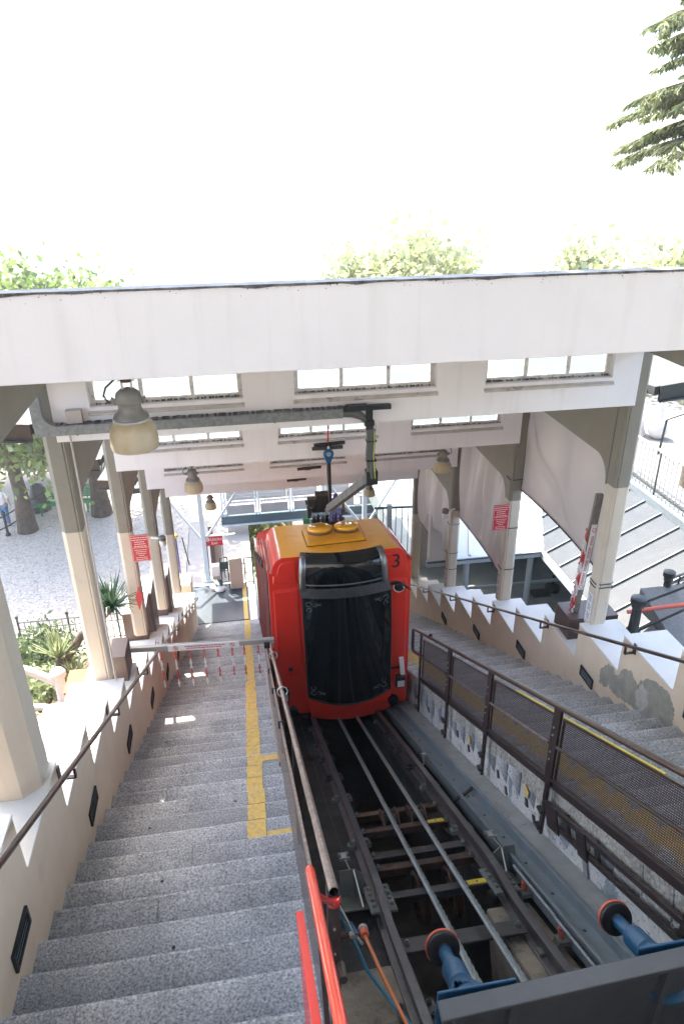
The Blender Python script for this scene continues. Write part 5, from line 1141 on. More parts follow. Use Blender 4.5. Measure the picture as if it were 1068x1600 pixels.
for i in range(7):
    x = 1.12+i*.07; b.lathe([(.028,0),(.034,.05),(.024,.09),(.034,.12),(.02,.16)], (x, 9.93+.05*(i%2), zc+.0), (0,0,1), 10, True)
b.box((1.08,9.90,zc+.005),(1.62,10.06,zc+.05)); part('insulator_row', b, M['black'], cg, smooth=35)
b = MB(); 
for i in range(5): b.ball((1.15+.09*i, 9.90, zc+.20+.025*(i%3)), .020, 8, 5)
part('bright_bolts', b, M['zinc'], cg, smooth=60)['kind'] = 'stuff'
part('pole', MB().bar((1.385,9.88,zc+.10),(1.365,9.88,zc+.56),.045,.03,(0,1,0)), M['fawn'], cg)
for i in range(6):
    x = 1.41+.018*i
    part('purple_cable', MB().tube([(1.44+.006*i,9.86,zc+.56),(x,9.86,zc+.45),(x+.012*(i-2),9.85,zc+.30),(x+.022*(i-2.5),9.86,zc+.14),(x+.01*(i-2.5),9.90,zc+.06)], .011, 6), M['purple'], cg, smooth=60)
part('orange_lead', MB().tube([(1.49,9.86,zc+.12),(1.50,9.84,zc+.05),(1.49,9.86,zc-.02)], .012, 6), M['orangehose'], cg, smooth=60)
b = MB(); b.box((1.555,9.9,zc+.20),(1.605,9.95,zc+.36)); b.box((1.545,9.9,zc+.165),(1.66,9.94,zc+.195)); part('side_arm', b, M['gmetal'], cg, bevel=.004)
part('green_cap', MB().box((.95,9.95,zc+.03),(1.06,10.08,zc+.11)), M['greenbench'], cg, bevel=.01)

# ------------------------------------------------------------------ lowest flat roof over the landing and its pale blue frame
t = thing('landing_roof', 'flat grey roof over the lower landing beyond the last white beam', 'roof', (1.4, 18.5, -7.1))
part('roof_slab', MB().box((-2.6, 16.08, -7.02), (4.2, 22.2, -6.88)), M['roofgrey'], t)
for i, (x, y) in enumerate(((-1.28, 20.9), (4.05, 20.9))):
    t = thing('steel_frame', ['pale blue steel post with diagonal braces left of the landing','pale blue steel post with diagonal braces right of the car roof'][i], 'steel post', (x, y, ZP), 'pale blue steel posts')
    part('post', MB().box((x-.07, y-.07, ZP), (x+.07, y+.07, -7.021)), M['paleblue'], t, bevel=.006)
    s = 1 if i == 0 else -1
    part('brace', MB().bar((x+s*.072, y, -10.9), (x+s*1.6, y, -8.7), .07, .07), M['paleblue'], t); part('brace', MB().bar((x-s*.072, y, -10.9), (x-s*1.1, y, -9.2), .07, .07), M['paleblue'], t)
    part('foot_plate', MB().box((x-.17, y-.17, ZP), (x+.17, y+.17, ZP+.03)), M['paleblue'], t)

# ------------------------------------------------------------------ footbridge over the track
t = thing('footbridge', 'steel footbridge with mesh railing crossing the track behind the car', 'footbridge', (2.2, 24.5, -12))
part('deck_beam', MB().box((-.75, 23.95, -11.98), (5.6, 24.12, -11.66)), M['bluedark'], t, bevel=.01)
part('beam_flange', MB().box((-.75, 23.88, -12.03), (5.6, 24.2, -11.985)), M['paleblue'], t)
part('deck', MB().box((-.75, 24.122, -11.72), (5.6, 25.3, -11.63)), M['pink'], t)
for (yy, full) in ((24.02, 1), (25.2, 0)):
    for i in range(6):
        x0 = -.72+i*1.25
        b = MB(); b.box((x0, yy-.03, -11.655), (x0+.05, yy+.03, -10.55)); b.box((x0+.11, yy-.03, -11.655), (x0+.16, yy+.03, -10.55)); part('rail_post', b, M['paleblue'], t)
        if i < 5:
            part('kick_panel', MB().box((x0+.19, yy-.012, -11.60), (x0+1.22, yy+.012, -11.24)), M['bridgepanel'], t)
            w = MB()
            for q in range(6): w.box((x0+.19, yy-.005, -11.16+q*.11), (x0+1.22, yy+.005, -11.152+q*.11))
            for q in range(9): w.box((x0+.25+q*.12, yy-.004, -11.22), (x0+.258+q*.12, yy+.004, -10.58))
            part('wire_grid', w, M['gmetal'], t)['kind'] = 'stuff'
    part('top_rail', MB().tube([(-.72, yy, -10.54), (5.6, yy, -10.54)], .025, 8), M['gmetal'], t, smooth=50)

# ------------------------------------------------------------------ landing furniture
t = thing('exit_sign', 'red hanging exit sign with white arrow disc over the lower landing', 'sign', (-.95, 20.9, ZP))
part('sign_board', MB().box((-1.23, 20.88, -11.17), (-.67, 20.91, -10.83)), M['signred'], t, bevel=.004)
part('sign_rail', MB().box((-1.25, 20.87, -10.825), (-.26, 20.92, -10.785)), M['signwhite'], t)
text('lettering', 'Uscita', .155, (-.88, 20.876, -10.935), (PI/2,0,0), M['signwhite'], t); text('lettering', 'Exit', .13, (-.94, 20.876, -11.08), (PI/2,0,0), M['signwhite'], t)
part('arrow_disc', MB().lathe([(.001,.004),(.062,.004),(.062,0)], (-1.15, 20.879, -10.94), (0,-1,0), 18), M['signwhite'], t)
b = MB(); b.prism([(-1.185,-10.93),(-1.15,-10.93),(-1.15,-10.905),(-1.115,-10.94),(-1.15,-10.975),(-1.15,-10.95),(-1.185,-10.95)], 'y', 20.870, 20.8745); part('arrow', b, M['signred'], t)
b = MB()
for x in (-1.2, -.70): b.box((x-.012, 20.92, ZP), (x+.012, 20.944, -10.78))
part('sign_legs', b, M['black'], t)['kind'] = 'stuff'
solo('beige_cabinet', MB().box((-.53, 20.15, ZP), (-.10, 20.5, -11.32)), M['cabinet'], 'beige cabinet standing on the lower landing beside the yellow line', 'cabinet', bevel=.012)
def hoop(name, label, x0, x1, y, h, mids, grp=None):
    t = thing(name, label, 'barrier', ((x0+x1)/2, y, ZP), grp)
    r = .05; P = [(x0,y,ZP),(x0,y,ZP+h-r),(x0+r*.3,y,ZP+h-r*.3),(x0+r,y,ZP+h),(x1-r,y,ZP+h),(x1-r*.3,y,ZP+h-r*.3),(x1,y,ZP+h-r),(x1,y,ZP)]
    part('hoop_tube', MB().tube(P, .02, 8), M['black'], t, smooth=60)
    for m_ in mids: part('cross_tube', MB().tube([(x0,y,ZP+m_),(x1,y,ZP+m_)], .015, 8), M['black'], t, smooth=60)
    return t
hoop('black_hoop', 'black tube hoop between beige cabinet and car', -.04, .22, 20.3, 1.05, (.5,), 'black hoop barriers on the landing')
h_ = hoop('black_hoop', 'black tube hoop with teal panel left of the beige cabinet', -.80, -.57, 20.35, 1.1, (.18,.62), 'black hoop barriers on the landing')
part('teal_panel', MB().box((-.78,20.34,ZP+.66),(-.59,20.36,ZP+.95)), M['teal'], h_)
t = thing('ticket_column', 'white ticket machine on a slender teal leg with a white foot', 'ticket machine', (-1.0, 20.3, ZP))
part('machine_head', MB().prism([(20.12,-11.52),(20.5,-11.60),(20.5,-11.98),(20.12,-11.90)], 'x', -1.10, -.84), M['signwhite'], t, bevel=.02)
part('machine_tray', MB().prism([(20.12,-11.905),(20.5,-11.985),(20.42,-12.08),(20.2,-12.06)], 'x', -1.09, -.85), M['fawn'], t, bevel=.01)
part('teal_leg', MB().bar((-.93,20.35,-12.05),(-.82,20.25,ZP+.1),.08,.10), M['teal'], t, bevel=.01)
part('foot', MB().lathe([(.17,0),(.18,.05),(.15,.10),(.05,.12)], (-.88,20.2,ZP), (0,0,1), 16, True), M['signwhite'], t, smooth=50); part('foot', MB().lathe([(.14,0),(.15,.10),(.10,.14)], (-1.06,20.3,ZP), (0,0,1), 14, True), M['stonewhite'], t, smooth=50)
b = MB()
for q in range(4): b.tube([(-.9+.3*q, 21.0, ZP), (-.9+.3*q, 21.0, ZP+.45)], .012, 6)
b.tube([(-.9,21.0,ZP+.45),(0.0,21.0,ZP+.45)], .015, 6); b.tube([(-.9,21.0,ZP+.25),(0.0,21.0,ZP+.25)], .012, 6); solo('low_railing', b, M['black'], 'low black railing behind the cabinet on the landing', 'railing', smooth=50)
solo('stone_pillar', MB().box((-1.05,21.3,ZP),(-.75,21.6,-11.1)), M['pink'], 'pale pillar behind the exit sign', 'pillar', bevel=.01)
solo('brown_post', MB().box((-1.12,21.15,ZP),(-.98,21.25,-10.6)), M['boxbrown'], 'brown board standing behind the exit sign', 'board', bevel=.008)
t = thing('knob_pole', 'pole with yellow knob and dark chain at the left edge of the landing', 'pole', (-1.93, 18.9, ZP))
part('pole', MB().tube([(-1.93,18.9,ZP),(-1.95,18.9,-9.75)], .025, 8), M['purple'], t, smooth=50); kb = MB(); kb.ball((-1.95,18.9,-9.69), .07, 12, 8); part('knob', kb, M['amber'], t, smooth=60)
solo('thin_pole', MB().tube([(-1.66,19.0,-10.75),(-1.78,19.0,-9.8)], .018, 6), M['black'], 'thin dark slanting rod beside the yellow knob pole', 'rod', smooth=50)
solo('landing_pier', MB().box((-2.1,18.2,ZP),(-1.62,18.9,-10.95)), M['cream'], 'cream end pier of the left parapet with yellow push button', 'pier', bevel=.015)
solo('push_button', MB().box((-1.78,18.18,-11.4),(-1.70,18.199,-11.32)), M['amber'], 'yellow push button on the cream end pier', 'button')
# strips along the platform edge beside the car
solo('edge_strip', MB().box((.02,17.9,ZP),(.24,20.4,ZP+.02)), M['signwhite'], 'white strip along the platform edge beside the car', 'edge strip')
solo('dark_edge', MB().box((-.04,18.4,ZP-.004),(.0,20.2,ZP+.004)), M['black'], 'narrow dark slot along the yellow line on the landing', 'slot')
# railing seen past the right corner of the car
t = thing('landing_railing', 'grey railing with upright bars right of the car roof', 'railing', (3.9, 16.4, -10.5))
for i in range(6): part('upright', MB().box((3.5+.17*i,16.39,-10.6),(3.52+.17*i,16.41,-8.1)), M['bluedark'], t)
part('post', MB().box((3.78,16.33,-10.6),(3.90,16.45,-8.0)), M['paleblue'], t); part('top_rail', MB().bar((3.45,16.4,-8.08),(4.5,16.4,-8.12),.05), M['bluedark'], t)

# ------------------------------------------------------------------ boom barrier with chains across the left stairs
ch_link = MB()
def chain_mesh(nlink=15, L=.62):
    mb = MB()
    for i in range(nlink):
        z = -i*L/nlink; mb.cur = 0 if (i//4) % 2 == 0 else 1
        a = .011; b = .024; o = i % 2
        P = [((a*math.cos(q) if o else 0), (0 if o else a*math.cos(q)), z-.02+b*math.sin(q)) for q in np.linspace(0,2*PI,9)[:-1]]
        mb.tube(P, .0062, 5, closed=True)
    return mb
BY = 7.95
t = thing('boom_barrier', 'lowered aluminium boom barrier with red and white chains across the left stairs', 'barrier', (-1.72, BY, -5.9))
part('motor_box', MB().box((-1.90,7.55,-5.90),(-1.58,7.98,-5.50)), M['boxbrown'], t, bevel=.006)
arm = part('boom_arm', MB().hexa([(-1.579,BY-.03,-5.722),(.30,BY-.03,-5.812),(.30,BY+.03,-5.812),(-1.579,BY+.03,-5.722),(-1.579,BY-.03,-5.652),(.30,BY-.03,-5.742),(.30,BY+.03,-5.742),(-1.579,BY+.03,-5.652)]), M['alu'], t, bevel=.004)
za = lambda x: -5.687-.09*(x+1.58)/1.88
b = MB(); b.hexa([(-1.10,BY-.038,za(-1.10)-.047),(-.17,BY-.038,za(-.17)-.047),(-.17,BY-.0305,za(-.17)-.047),(-1.10,BY-.0305,za(-1.1)-.047),(-1.10,BY-.038,za(-1.1)+.047),(-.17,BY-.038,za(-.17)+.047),(-.17,BY-.0305,za(-.17)+.047),(-1.10,BY-.0305,za(-1.1)+.047)]); part('arm_plate', b, M['signwhite'], arm)
def wordbars(mb, x0, x1, z, h, y, seed, slope=0., ax='x'):
    rr = random.Random(seed); x = x0
    while x < x1-.01:
        w = min(rr.uniform(.03,.09)*h/.012*.5, x1-x); zz_ = z+slope*(x-x0)
        mb.hexa([(x,y-.0015,zz_-h/2),(x+w,y-.0015,zz_-h/2+slope*w),(x+w,y,zz_-h/2+slope*w),(x,y,zz_-h/2),(x,y-.0015,zz_+h/2),(x+w,y-.0015,zz_+h/2+slope*w),(x+w,y,zz_+h/2+slope*w),(x,y,zz_+h/2)]); x += w+h*.5
b = MB(); wordbars(b,-.88,-.36,za(-.88)+.016,.014,BY-.0385,3,-.048); wordbars(b,-.86,-.40,za(-.86)-.014,.014,BY-.0385,4,-.048)
for x in (-1.0,-.26):
    b.tube([(x+.03*math.cos(a),BY-.041,za(x)+.03*math.sin(a)) for a in np.linspace(0,2*PI,17)[:-1]], .0035, 4, closed=True); b.bar((x-.02,BY-.041,za(x)+.02),(x+.02,BY-.041,za(x)-.02),.006,.004,(0,1,0)); b.bar((x,BY-.0405,za(x)-.016),(x,BY-.0405,za(x)+.016),.009,.003,(0,1,0))
part('arm_lettering', b, M['ink_red'], arm)['kind'] = 'stuff'
part('arm_latch', MB().box((.16,BY-.05,-5.87),(.24,BY+.05,-5.775)), M['rubber'], arm, bevel=.006)
c0 = None
for i, x in enumerate((-1.21,-1.02,-.83,-.64,-.46,-.27,-.11,.08)):
    if c0 is None:
        mb = chain_mesh(); mb.v = [(p[0]+x,p[1]+BY,p[2]+za(x)-.05) for p in mb.v]; c0 = part('hanging_chain', mb, [M['chain_red'],M['chain_white']], arm, smooth=60); X0 = x
    else:
        k = dup(c0, arm, (x-X0, 0, za(x)-za(X0)))
        k.rotation_euler = (0,0,0)
t = thing('raised_barrier', 'raised barrier arm with bunched red and white chains on a brown box', 'barrier', (4.6, 7.6, -5.93))
part('motor_box', MB().box((4.28,7.42,-6.35),(4.98,7.86,-5.58)), M['boxbrown'], t, bevel=.006)
b = MB(); b.bar((4.43,7.60,-5.575),(4.52,7.60,-3.80),.05,.10,(1,0,0)); arm = part('boom_arm', b, M['lampmetal'], t, bevel=.004)
b = MB(); b.bar((4.44,7.565,-5.2),(4.497,7.565,-4.22),.075,.006,(0,1,0)); part('arm_plate', b, M['signwhite'], arm)
b = MB()
for i in range(26):
    f = i/26; x = 4.445+.05*f; z = -5.1+.72*f
    if i % 7 != 6: b.box((x-.016,7.556,z),(x-.006,7.5605,z+.02)); b.box((x+.004,7.556,z),(x+.014,7.5605,z+.016))
for z in (-5.15,-4.30): b.tube([(4.445+.05*(z+5.1)/.72+.028*math.cos(a),7.558,z+.028*math.sin(a)) for a in np.linspace(0,2*PI,13)[:-1]], .004, 4, closed=True)
part('arm_lettering', b, M['ink_red'], arm)['kind'] = 'stuff'
b = MB()
for q in range(9):
    x0 = 4.36+.011*(q % 3); L_ = random.uniform(.8,1.35); zt0 = -4.28-.13*q*.9
    for i in range(int(L_/.04)):
        z = zt0-i*.04
        if z < -5.56: break
        b.cur = 0 if ((i+q*2)//4) % 2 == 0 else 1; xo = x0+.05*(z+5.5)/1.3+random.uniform(-.012,.012); yo = 7.57+.018*(q//3)
        b.tube([(xo+.010*math.cos(a),yo+.006*math.sin(a+q),z+.021*math.sin(a)) for a in np.linspace(0,2*PI,7)[:-1]], .0058, 4, closed=True)
part('bunched_chains', b, [M['chain_red'],M['chain_white']], arm, smooth=60)['kind'] = 'stuff'
solo('red_boom', MB().tube([(4.99,7.25,-5.42),(9.0,7.25,-5.30)], .028, 10), M['orangered'], 'long orange red barrier pole reaching right over the lane', 'barrier pole', smooth=50)

# ------------------------------------------------------------------ notices, papers, cameras on the columns
def notice(name, label, x, y, z, w, h, lean=0.):
    t = thing(name, label, 'notice', (x, y, z-h/2), 'red notices on the columns')
    part('notice_board', MB().box((x-w/2,y-.006,z-h/2),(x+w/2,y+.006,z+h/2)), M['signred'], t)
    b = MB()
    for (a0,a1,b0,b1) in ((-1,1,.94,.97),(-1,1,-.97,-.94)): b.box((x+a0*w*.465,y-.0085,z+b0*h/2),(x+a1*w*.465,y-.0062,z+b1*h/2))
    for s in (-1,1): b.box((x+s*w*.465-.003,y-.0085,z-.47*h),(x+s*w*.465+.003,y-.0062,z+.47*h))
    b.box((x-w*.42,y-.0085,z+.02*h),(x+w*.42,y-.0062,z+.035*h))
    part('notice_border', b, M['pinkline'], t)['kind'] = 'stuff'
    b = MB()
    for i, (zf, wf) in enumerate(((.40,.86),(.32,.84),(.24,.6),(.16,.6),(.08,.68))): wordbars(b, x-w*wf/2, x+w*wf/2, z+zf*h, h*.030, y-.0065, i+1)
    for i, (zf, wf) in enumerate(((-.06,.72),(-.13,.56),(-.20,.56),(-.27,.30),(-.35,.66),(-.42,.62))): wordbars(b, x-w*wf/2, x+w*wf/2, z+zf*h, h*.022, y-.0065, i+11)
    part('notice_text', b, M['pinkline'], t)['kind'] = 'stuff'
notice('red_notice', 'red notice with white text on the third left column', -1.535, 9.75, -5.15, .27, .45)
notice('red_notice', 'red notice with white text in front of the middle tarpaulin', 4.175, 9.85, -5.21, .27, .46)
solo('warning_triangle', MB().prism([(-1.650,-5.78),(-1.60,-5.95),(-1.685,-6.22),(-1.72,-5.98)], 'y', 9.69, 9.70), M['signred'], 'small red diamond sign on the left beside the brown boxes', 'sign')
def papers(p, za, zb_, label):
    yc = YP[p]+.14; t = thing('paper_notice', label, 'notice', (XR-.13, yc-.13, zb_), 'paper notices at the foot of right columns')
    n_ = np.array((-1.,0,0)); e_ = np.array((0,-1.,0)); c_ = np.array((XR-.113-.002, yc-.01, 0))
    b = MB(); b.obox(c_+np.array((0,0,(za+zb_)/2)), e_, n_, (0,0,1), .060, .0015, (za-zb_)/2); part('paper_sheet', b, M['paper'], t)
    b = MB(); k = 0; z = za-.03; rr = random.Random(p)
    while z < za and z > zb_+.02:
        if k % 5 != 4: b.obox(c_+n_*.002+e_*rr.uniform(-.006,.006)+np.array((0,0,z)), e_, n_, (0,0,1), rr.uniform(.028,.046), .0008, .006)
        z -= .026; k += 1
    part('paper_text', b, M['ink'], t)['kind'] = 'stuff'
papers(1, -4.98, -5.38, 'white paper notice at the foot of the nearest right column'); papers(2, -6.40, -6.88, 'white paper notice at the foot of the second right column'); papers(3, -7.95, -8.40, 'white paper notice at the foot of the third right column')
for (x, y, z, lab) in ((4.19,12.78,-6.55,'white round camera in front of the farthest tarpaulin'),(-1.58,12.82,-6.65,'white round camera on the fourth left column')):
    t = thing('dome_camera', lab, 'camera', (x,y,z), 'round cameras on the columns'); s = 1 if x > 0 else -1
    b = MB(); b.lathe([(.05,-.10),(.065,-.08),(.068,.02)], (x,y,z), (0,0,1), 16, True); part('camera_body', b, M['signwhite'], t, smooth=40); part('camera_hood', MB().lathe([(.072,.021),(.072,.09),(.05,.11),(.001,.112)], (x,y,z), (0,0,1), 16), M['lampmetal'], t, smooth=40); part('camera_arm', MB().bar((x+s*.05,y,z+.06),(x+s*.22,y+.06,z+.06),.03), M['signwhite'], t)

# stepped brown boxes standing outside the left parapet
for i, (y0, y1, zt0, zb0, lab) in enumerate(((10.45,11.05,-6.75,-8.0,'nearest brown sheet metal box between left columns, pale top'),(11.35,11.95,-6.95,-8.4,'second brown sheet metal box between left columns'),(13.3,13.8,-8.0,-9.5,'third brown sheet metal box beside the fourth left column'),(14.1,14.6,-8.2,-9.9,'farthest brown sheet metal box near the left parapet end'))):
    t = thing('brown_box', lab, 'metal box', (-1.95,y0,zb0), 'brown boxes outside the left parapet')
    part('box_body', MB().box((-2.12,y0,zb0),(-1.74,y1,zt0)), M['boxbrown'], t, bevel=.006); part('box_lid', MB().box((-2.13,y0-.01,zt0+.001),(-1.73,y1+.01,zt0+.03)), M['paper'], t)

# ------------------------------------------------------------------ right side: roofs, courtyard, upper terrace
t = thing('glazed_roof', 'pale glazed roof with dark glazing bars right of the canopy', 'roof', (6.8, 12, -8))
def zr(x): return -8.0+(x-6.8)*.50
yy = [7.3+.66*i for i in range(14)]
for i in range(13):
    a, b_ = yy[i], yy[i+1]
    mb = MB(); mb.hexa([(6.8,a+.003,-8.03),(9.0,a+.003,zr(9.0)-.03),(9.0,b_-.003,zr(9.0)-.03),(6.8,b_-.003,-8.03),(6.8,a+.003,-8.0),(9.0,a+.003,zr(9.0)),(9.0,b_-.003,zr(9.0)),(6.8,b_-.003,-8.0)])
    part('roof_pane', mb, M['glazed'], t)
    part('glazing_bar', MB().bar((6.8,a,-7.985),(9.0,a,zr(9.0)+.015),.026,.045), M['bluegrey'], t)
part('eave_gutter', MB().box((6.70,7.3,-8.16),(6.798,15.88,-8.02)), M['paleblue'], t)
part('gable', MB().box((6.85,7.28,-10.49),(9.0,7.295,-8.05)), M['pink'], t)
t = thing('polycarbonate_roof', 'translucent white roof with pale ribs beyond the courtyard', 'roof', (5.8,13.5,-8))
M['poly'] = mat('white_polycarbonate', (.62,.66,.70), .25, var=.06, vscale=2)
zf = lambda y: -8.0+(y-13.42)*.19
for i in range(5):
    x0, x1 = 4.05+i*.98, 5.5+i*.98                                      # left edges at the gutter and at the top of the slope
    c0, c1 = x0+.95, x1+.95
    part('roof_panel', MB().hexa([(x0+.03,13.42,-8.02),(c0,13.42,-8.02),(c1,18.2,zf(18.2)-.02),(x1+.03,18.2,zf(18.2)-.02),(x0+.03,13.42,-8.0),(c0,13.42,-8.0),(c1,18.2,zf(18.2)),(x1+.03,18.2,zf(18.2))]), M['poly'], t)
    part('roof_rib', MB().bar((x0,13.40,-7.985),(x1,18.2,zf(18.2)+.015),.055,.05), M['signwhite'], t)
part('gutter', MB().box((4.0,13.30,-8.14),(6.69,13.415,-7.99)), M['paleblue'], t, bevel=.008)
part('gutter_lip', MB().box((4.0,13.26,-8.02),(6.69,13.298,-7.985)), M['zincroof'], t)
for x in (5.0, 6.55): part('roof_post', MB().lathe([(.07,-10.5),(.07,-8.141)], (x,13.5,0), (0,0,1), 14), M['paleblue'], t, smooth=50)
t = thing('courtyard_wall', 'pale wall with a barred window at the back of the courtyard', 'wall', (6.6,17.2,-10.5))
part('wall_face', MB().box((4.8,17.2,-10.5),(12,17.4,-8.2)), M['pink'], t)
w = MB(); w.box((8.0,17.185,-10.1),(9.3,17.199,-9.2)); wp = part('window', w, M['dglass'], t)
b = MB()
for i in range(8): b.box((8.0+.18*i,17.16,-10.1),(8.03+.18*i,17.18,-9.2))
b.box((7.96,17.15,-10.14),(9.34,17.184,-10.1)); b.box((7.96,17.15,-9.2),(9.34,17.184,-9.16)); part('window_bars', b, M['boxbrown'], wp)
solo('courtyard_rail', MB().tube([(5.2,14.5,-9.58),(8.3,14.5,-9.60)], .04, 10), M['paleblue'], 'pale blue pipe rail across the courtyard', 'rail', smooth=50)
t = thing('chain_post', 'yellow and black striped post on a round black foot in the courtyard', 'post', (8.2,15.4,-10.5))
part('post_foot', MB().lathe([(.20,0),(.20,.12),(.12,.16),(.03,.18)], (8.2,15.4,-10.5), (0,0,1), 16, True), M['rubber'], t, smooth=40)
for i in range(9): part('post_band', MB().lathe([(.03,.18+i*.1),(.03,.279+i*.1)], (8.2,15.4,-10.5), (0,0,1), 10, True), M['yellowplate'] if i % 2 else M['rubber'], t, smooth=50)
for i in range(4): solo('folded_chair', MB().bar((9.0+.16*i,14.3,-10.5),(9.02+.16*i,14.45,-9.75),.07,.05), M['paleblue'], ['first','second','third','fourth'][i]+' slim pale folded chair from the left under the glazed roof', 'folded chair', group='folded chairs under the glazed roof')
# upper terrace with iron railing
solo('terrace_wall', MB().box((9.001,6.0,-10.4),(9.25,20,-6.72)), M['bluegrey'], 'blue grey base wall under the iron terrace railing', 'wall')
g = MB(); g.box((9.26,5,-6.9),(30,30,-6.62)); tag(part('upper_terrace', g, M['terrace']), kind='structure')
t = thing('terrace_railing', 'black iron railing with thin balusters on the upper terrace at the right', 'railing', (9.13,12,-6.72))
for i in range(64):
    y = 8.2+i*.155; big = i % 8 == 0; part('baluster', MB().box((9.13-(.016 if big else .008),y,-6.72),(9.13+(.016 if big else .008),y+(.032 if big else .016),-5.70)), M['black'] if big else M['greyledge'], t)
part('top_rail', MB().box((9.10,8.1,-5.70),(9.16,18.2,-5.66)), M['greyledge'], t); part('lower_rail', MB().box((9.12,8.1,-6.60),(9.14,18.2,-6.575)), M['black'], t)
t = thing('stone_pinnacle', 'white stone pinnacle with ball finials on the upper terrace', 'pinnacle', (10.6,16.6,-6.62))
part('pinnacle_cone', MB().lathe([(.42,0),(.36,.2),(.30,.55),(.22,.95),(.12,1.3),(.02,1.55)], (10.55,16.8,-6.62), (0,0,1), 10), M['stonewhite'], t, smooth=30); fb = MB(); fb.ball((11.05,16.3,-6.35),.26,14,8,(1,1,1.15)); fb.lathe([(.10,.25),(.07,.5),(.03,.75),(.01,.8)], (11.05,16.3,-6.35), (0,0,1), 10); part('ball_finial', fb, M['stonewhite'], t, smooth=50)
t = thing('terrace_lamp', 'slim black lamp post with a bent arm on the upper terrace', 'lamp post', (10.5,15.2,-6.62))
part('post', MB().tube([(10.45,15.2,-6.62),(10.5,15.2,-5.72)], .03, 8), M['black'], t, smooth=50); part('arm', MB().tube([(10.5,15.2,-5.72),(10.8,15.1,-5.58),(11.4,15,-5.35)], .022, 8), M['black'], t, smooth=50)
# iron posts and bars at the lane edge
t = thing('iron_railing', 'black iron railing with stout posts and two sloping bars beside the lane', 'railing', (5.0,7.05,-5.62))
def ironpost(x, y, z, h, r):
    part('iron_post', MB().lathe([(r*1.25,0),(r*1.25,.05),(r*.9,.08),(r*.8,h*.72),(r*1.1,h*.75),(r*.95,h*.82),(r*1.35,h*.85),(r*1.35,h*.98),(r*.9,h)], (x,y,z), (0,0,1), 12, True), M['black'], t, smooth=40)
ironpost(4.98,7.05,-5.62,.56,.075); ironpost(5.75,7.6,-5.62,.55,.06)
for z0, z1 in ((-5.16,-4.86),(-5.60,-5.22)): part('iron_bar', MB().tube([(5.03,7.05,z0),(5.85,7.02,z1),(6.6,7.0,z1+.28)], .018, 8), M['black'], t, smooth=50)
b = MB()
for i in range(8):
    x = 5.8+i*.16; y = 7.6+.05*i; b.tube([(x+.07*math.cos(a),y,-5.42+.09*math.sin(a)) for a in np.linspace(0,2*PI,11)[:-1]], .010, 5, closed=True); b.box((x-.008,y-.008,-5.62),(x+.008,y+.008,-5.2))
b.bar((5.75,7.6,-5.2),(7.1,8.0,-5.2),.03,.02); b.bar((5.75,7.6,-5.3),(7.1,8.0,-5.3),.015); part('iron_scroll_panel', b, M['black'], t)
st_ = thing('granite_ramp', 'pale granite slab steps and grey ramp edge beside the lane', 'steps', (5.6,6,-5.62))
part('slab', MB().box((4.95,5.2,-5.62),(7,6.35,-5.50)), M['granite3'], st_, bevel=.01); part('ramp', MB().prism([(6.55,-5.618),(7.6,-5.618),(7.6,-5.30)], 'x', 5.35, 8.0), M['asphalt'], st_, bevel=.01)

# ------------------------------------------------------------------ left garden
def blades(c0, n, L, w, mat_, name, parent, up=.35, droop=.4, seed=0):
    rr = np.random.default_rng(seed); V = []; c0 = np.array(c0, float)
    for i in range(n):
        a = rr.uniform(0,2*PI); el = rr.uniform(-.35,1.35)**1.0*up+up; l = L*rr.uniform(.7,1.1); d0 = np.array((math.cos(a)*math.cos(el),math.sin(a)*math.cos(el),math.sin(el)))
        side = np.cross(d0,(0,0,1)); side /= np.linalg.norm(side)+1e-9; prev = c0.copy(); pw = w*.6
        for k in range(1,5):
            f = k/4; p = c0+d0*l*f+np.array((0,0,-droop*l*f*f*rr.uniform(.3,1))); wk = w*(1-f)**.7 if k < 4 else .001
            V += [prev-side*pw, prev+side*pw, p+side*wk, p-side*wk]; prev = p; pw = wk
    return npmesh(name, V, 4, mat_, parent)
def yucca(label, base, path, n, L, m, seed, leaf_w=.022, up=.55):
    t = thing('yucca', label, 'yucca', base, 'yuccas in the left garden'); 
    part('stem', MB().tube(path, [.085,.075,.065,.06][:len(path)], 9), M['bark'], t, smooth=60); blades(path[-1], n, L, leaf_w, m, 'leaf_rosette', t, up, .35 if up < .9 else .15, seed)
    return t
yucca('sunlit pale yucca left of the nearest column base', (-3.15,10.0,gz(-3.15,10.0)), [(-3.15,10.0,gz(-3.15,10)-.05),(-3.14,10,-7.7),(-3.12,10,-7.2)], 130, .60, M['yucca'], 1, .022, .95)
yucca('tall dark yucca with leaning trunk behind the nearest left column', (-3.15,10.15,gz(-3.15,10.1)), [(-3.15,10.15,gz(-3.15,10.1)-.1),(-3.05,10.1,-7.3),(-2.68,10.0,-6.75),(-2.15,9.95,-6.28)], 95, .72, M['palmdark'], 2, .026)
yucca('small green yucca at the foot of the leaning trunk', (-2.85,9.75,gz(-2.85,9.75)), [(-2.85,9.75,gz(-2.85,9.75)-.05),(-2.85,9.75,-7.55),(-2.84,9.75,-7.4)], 60, .5, M['yucca'], 3, .02)
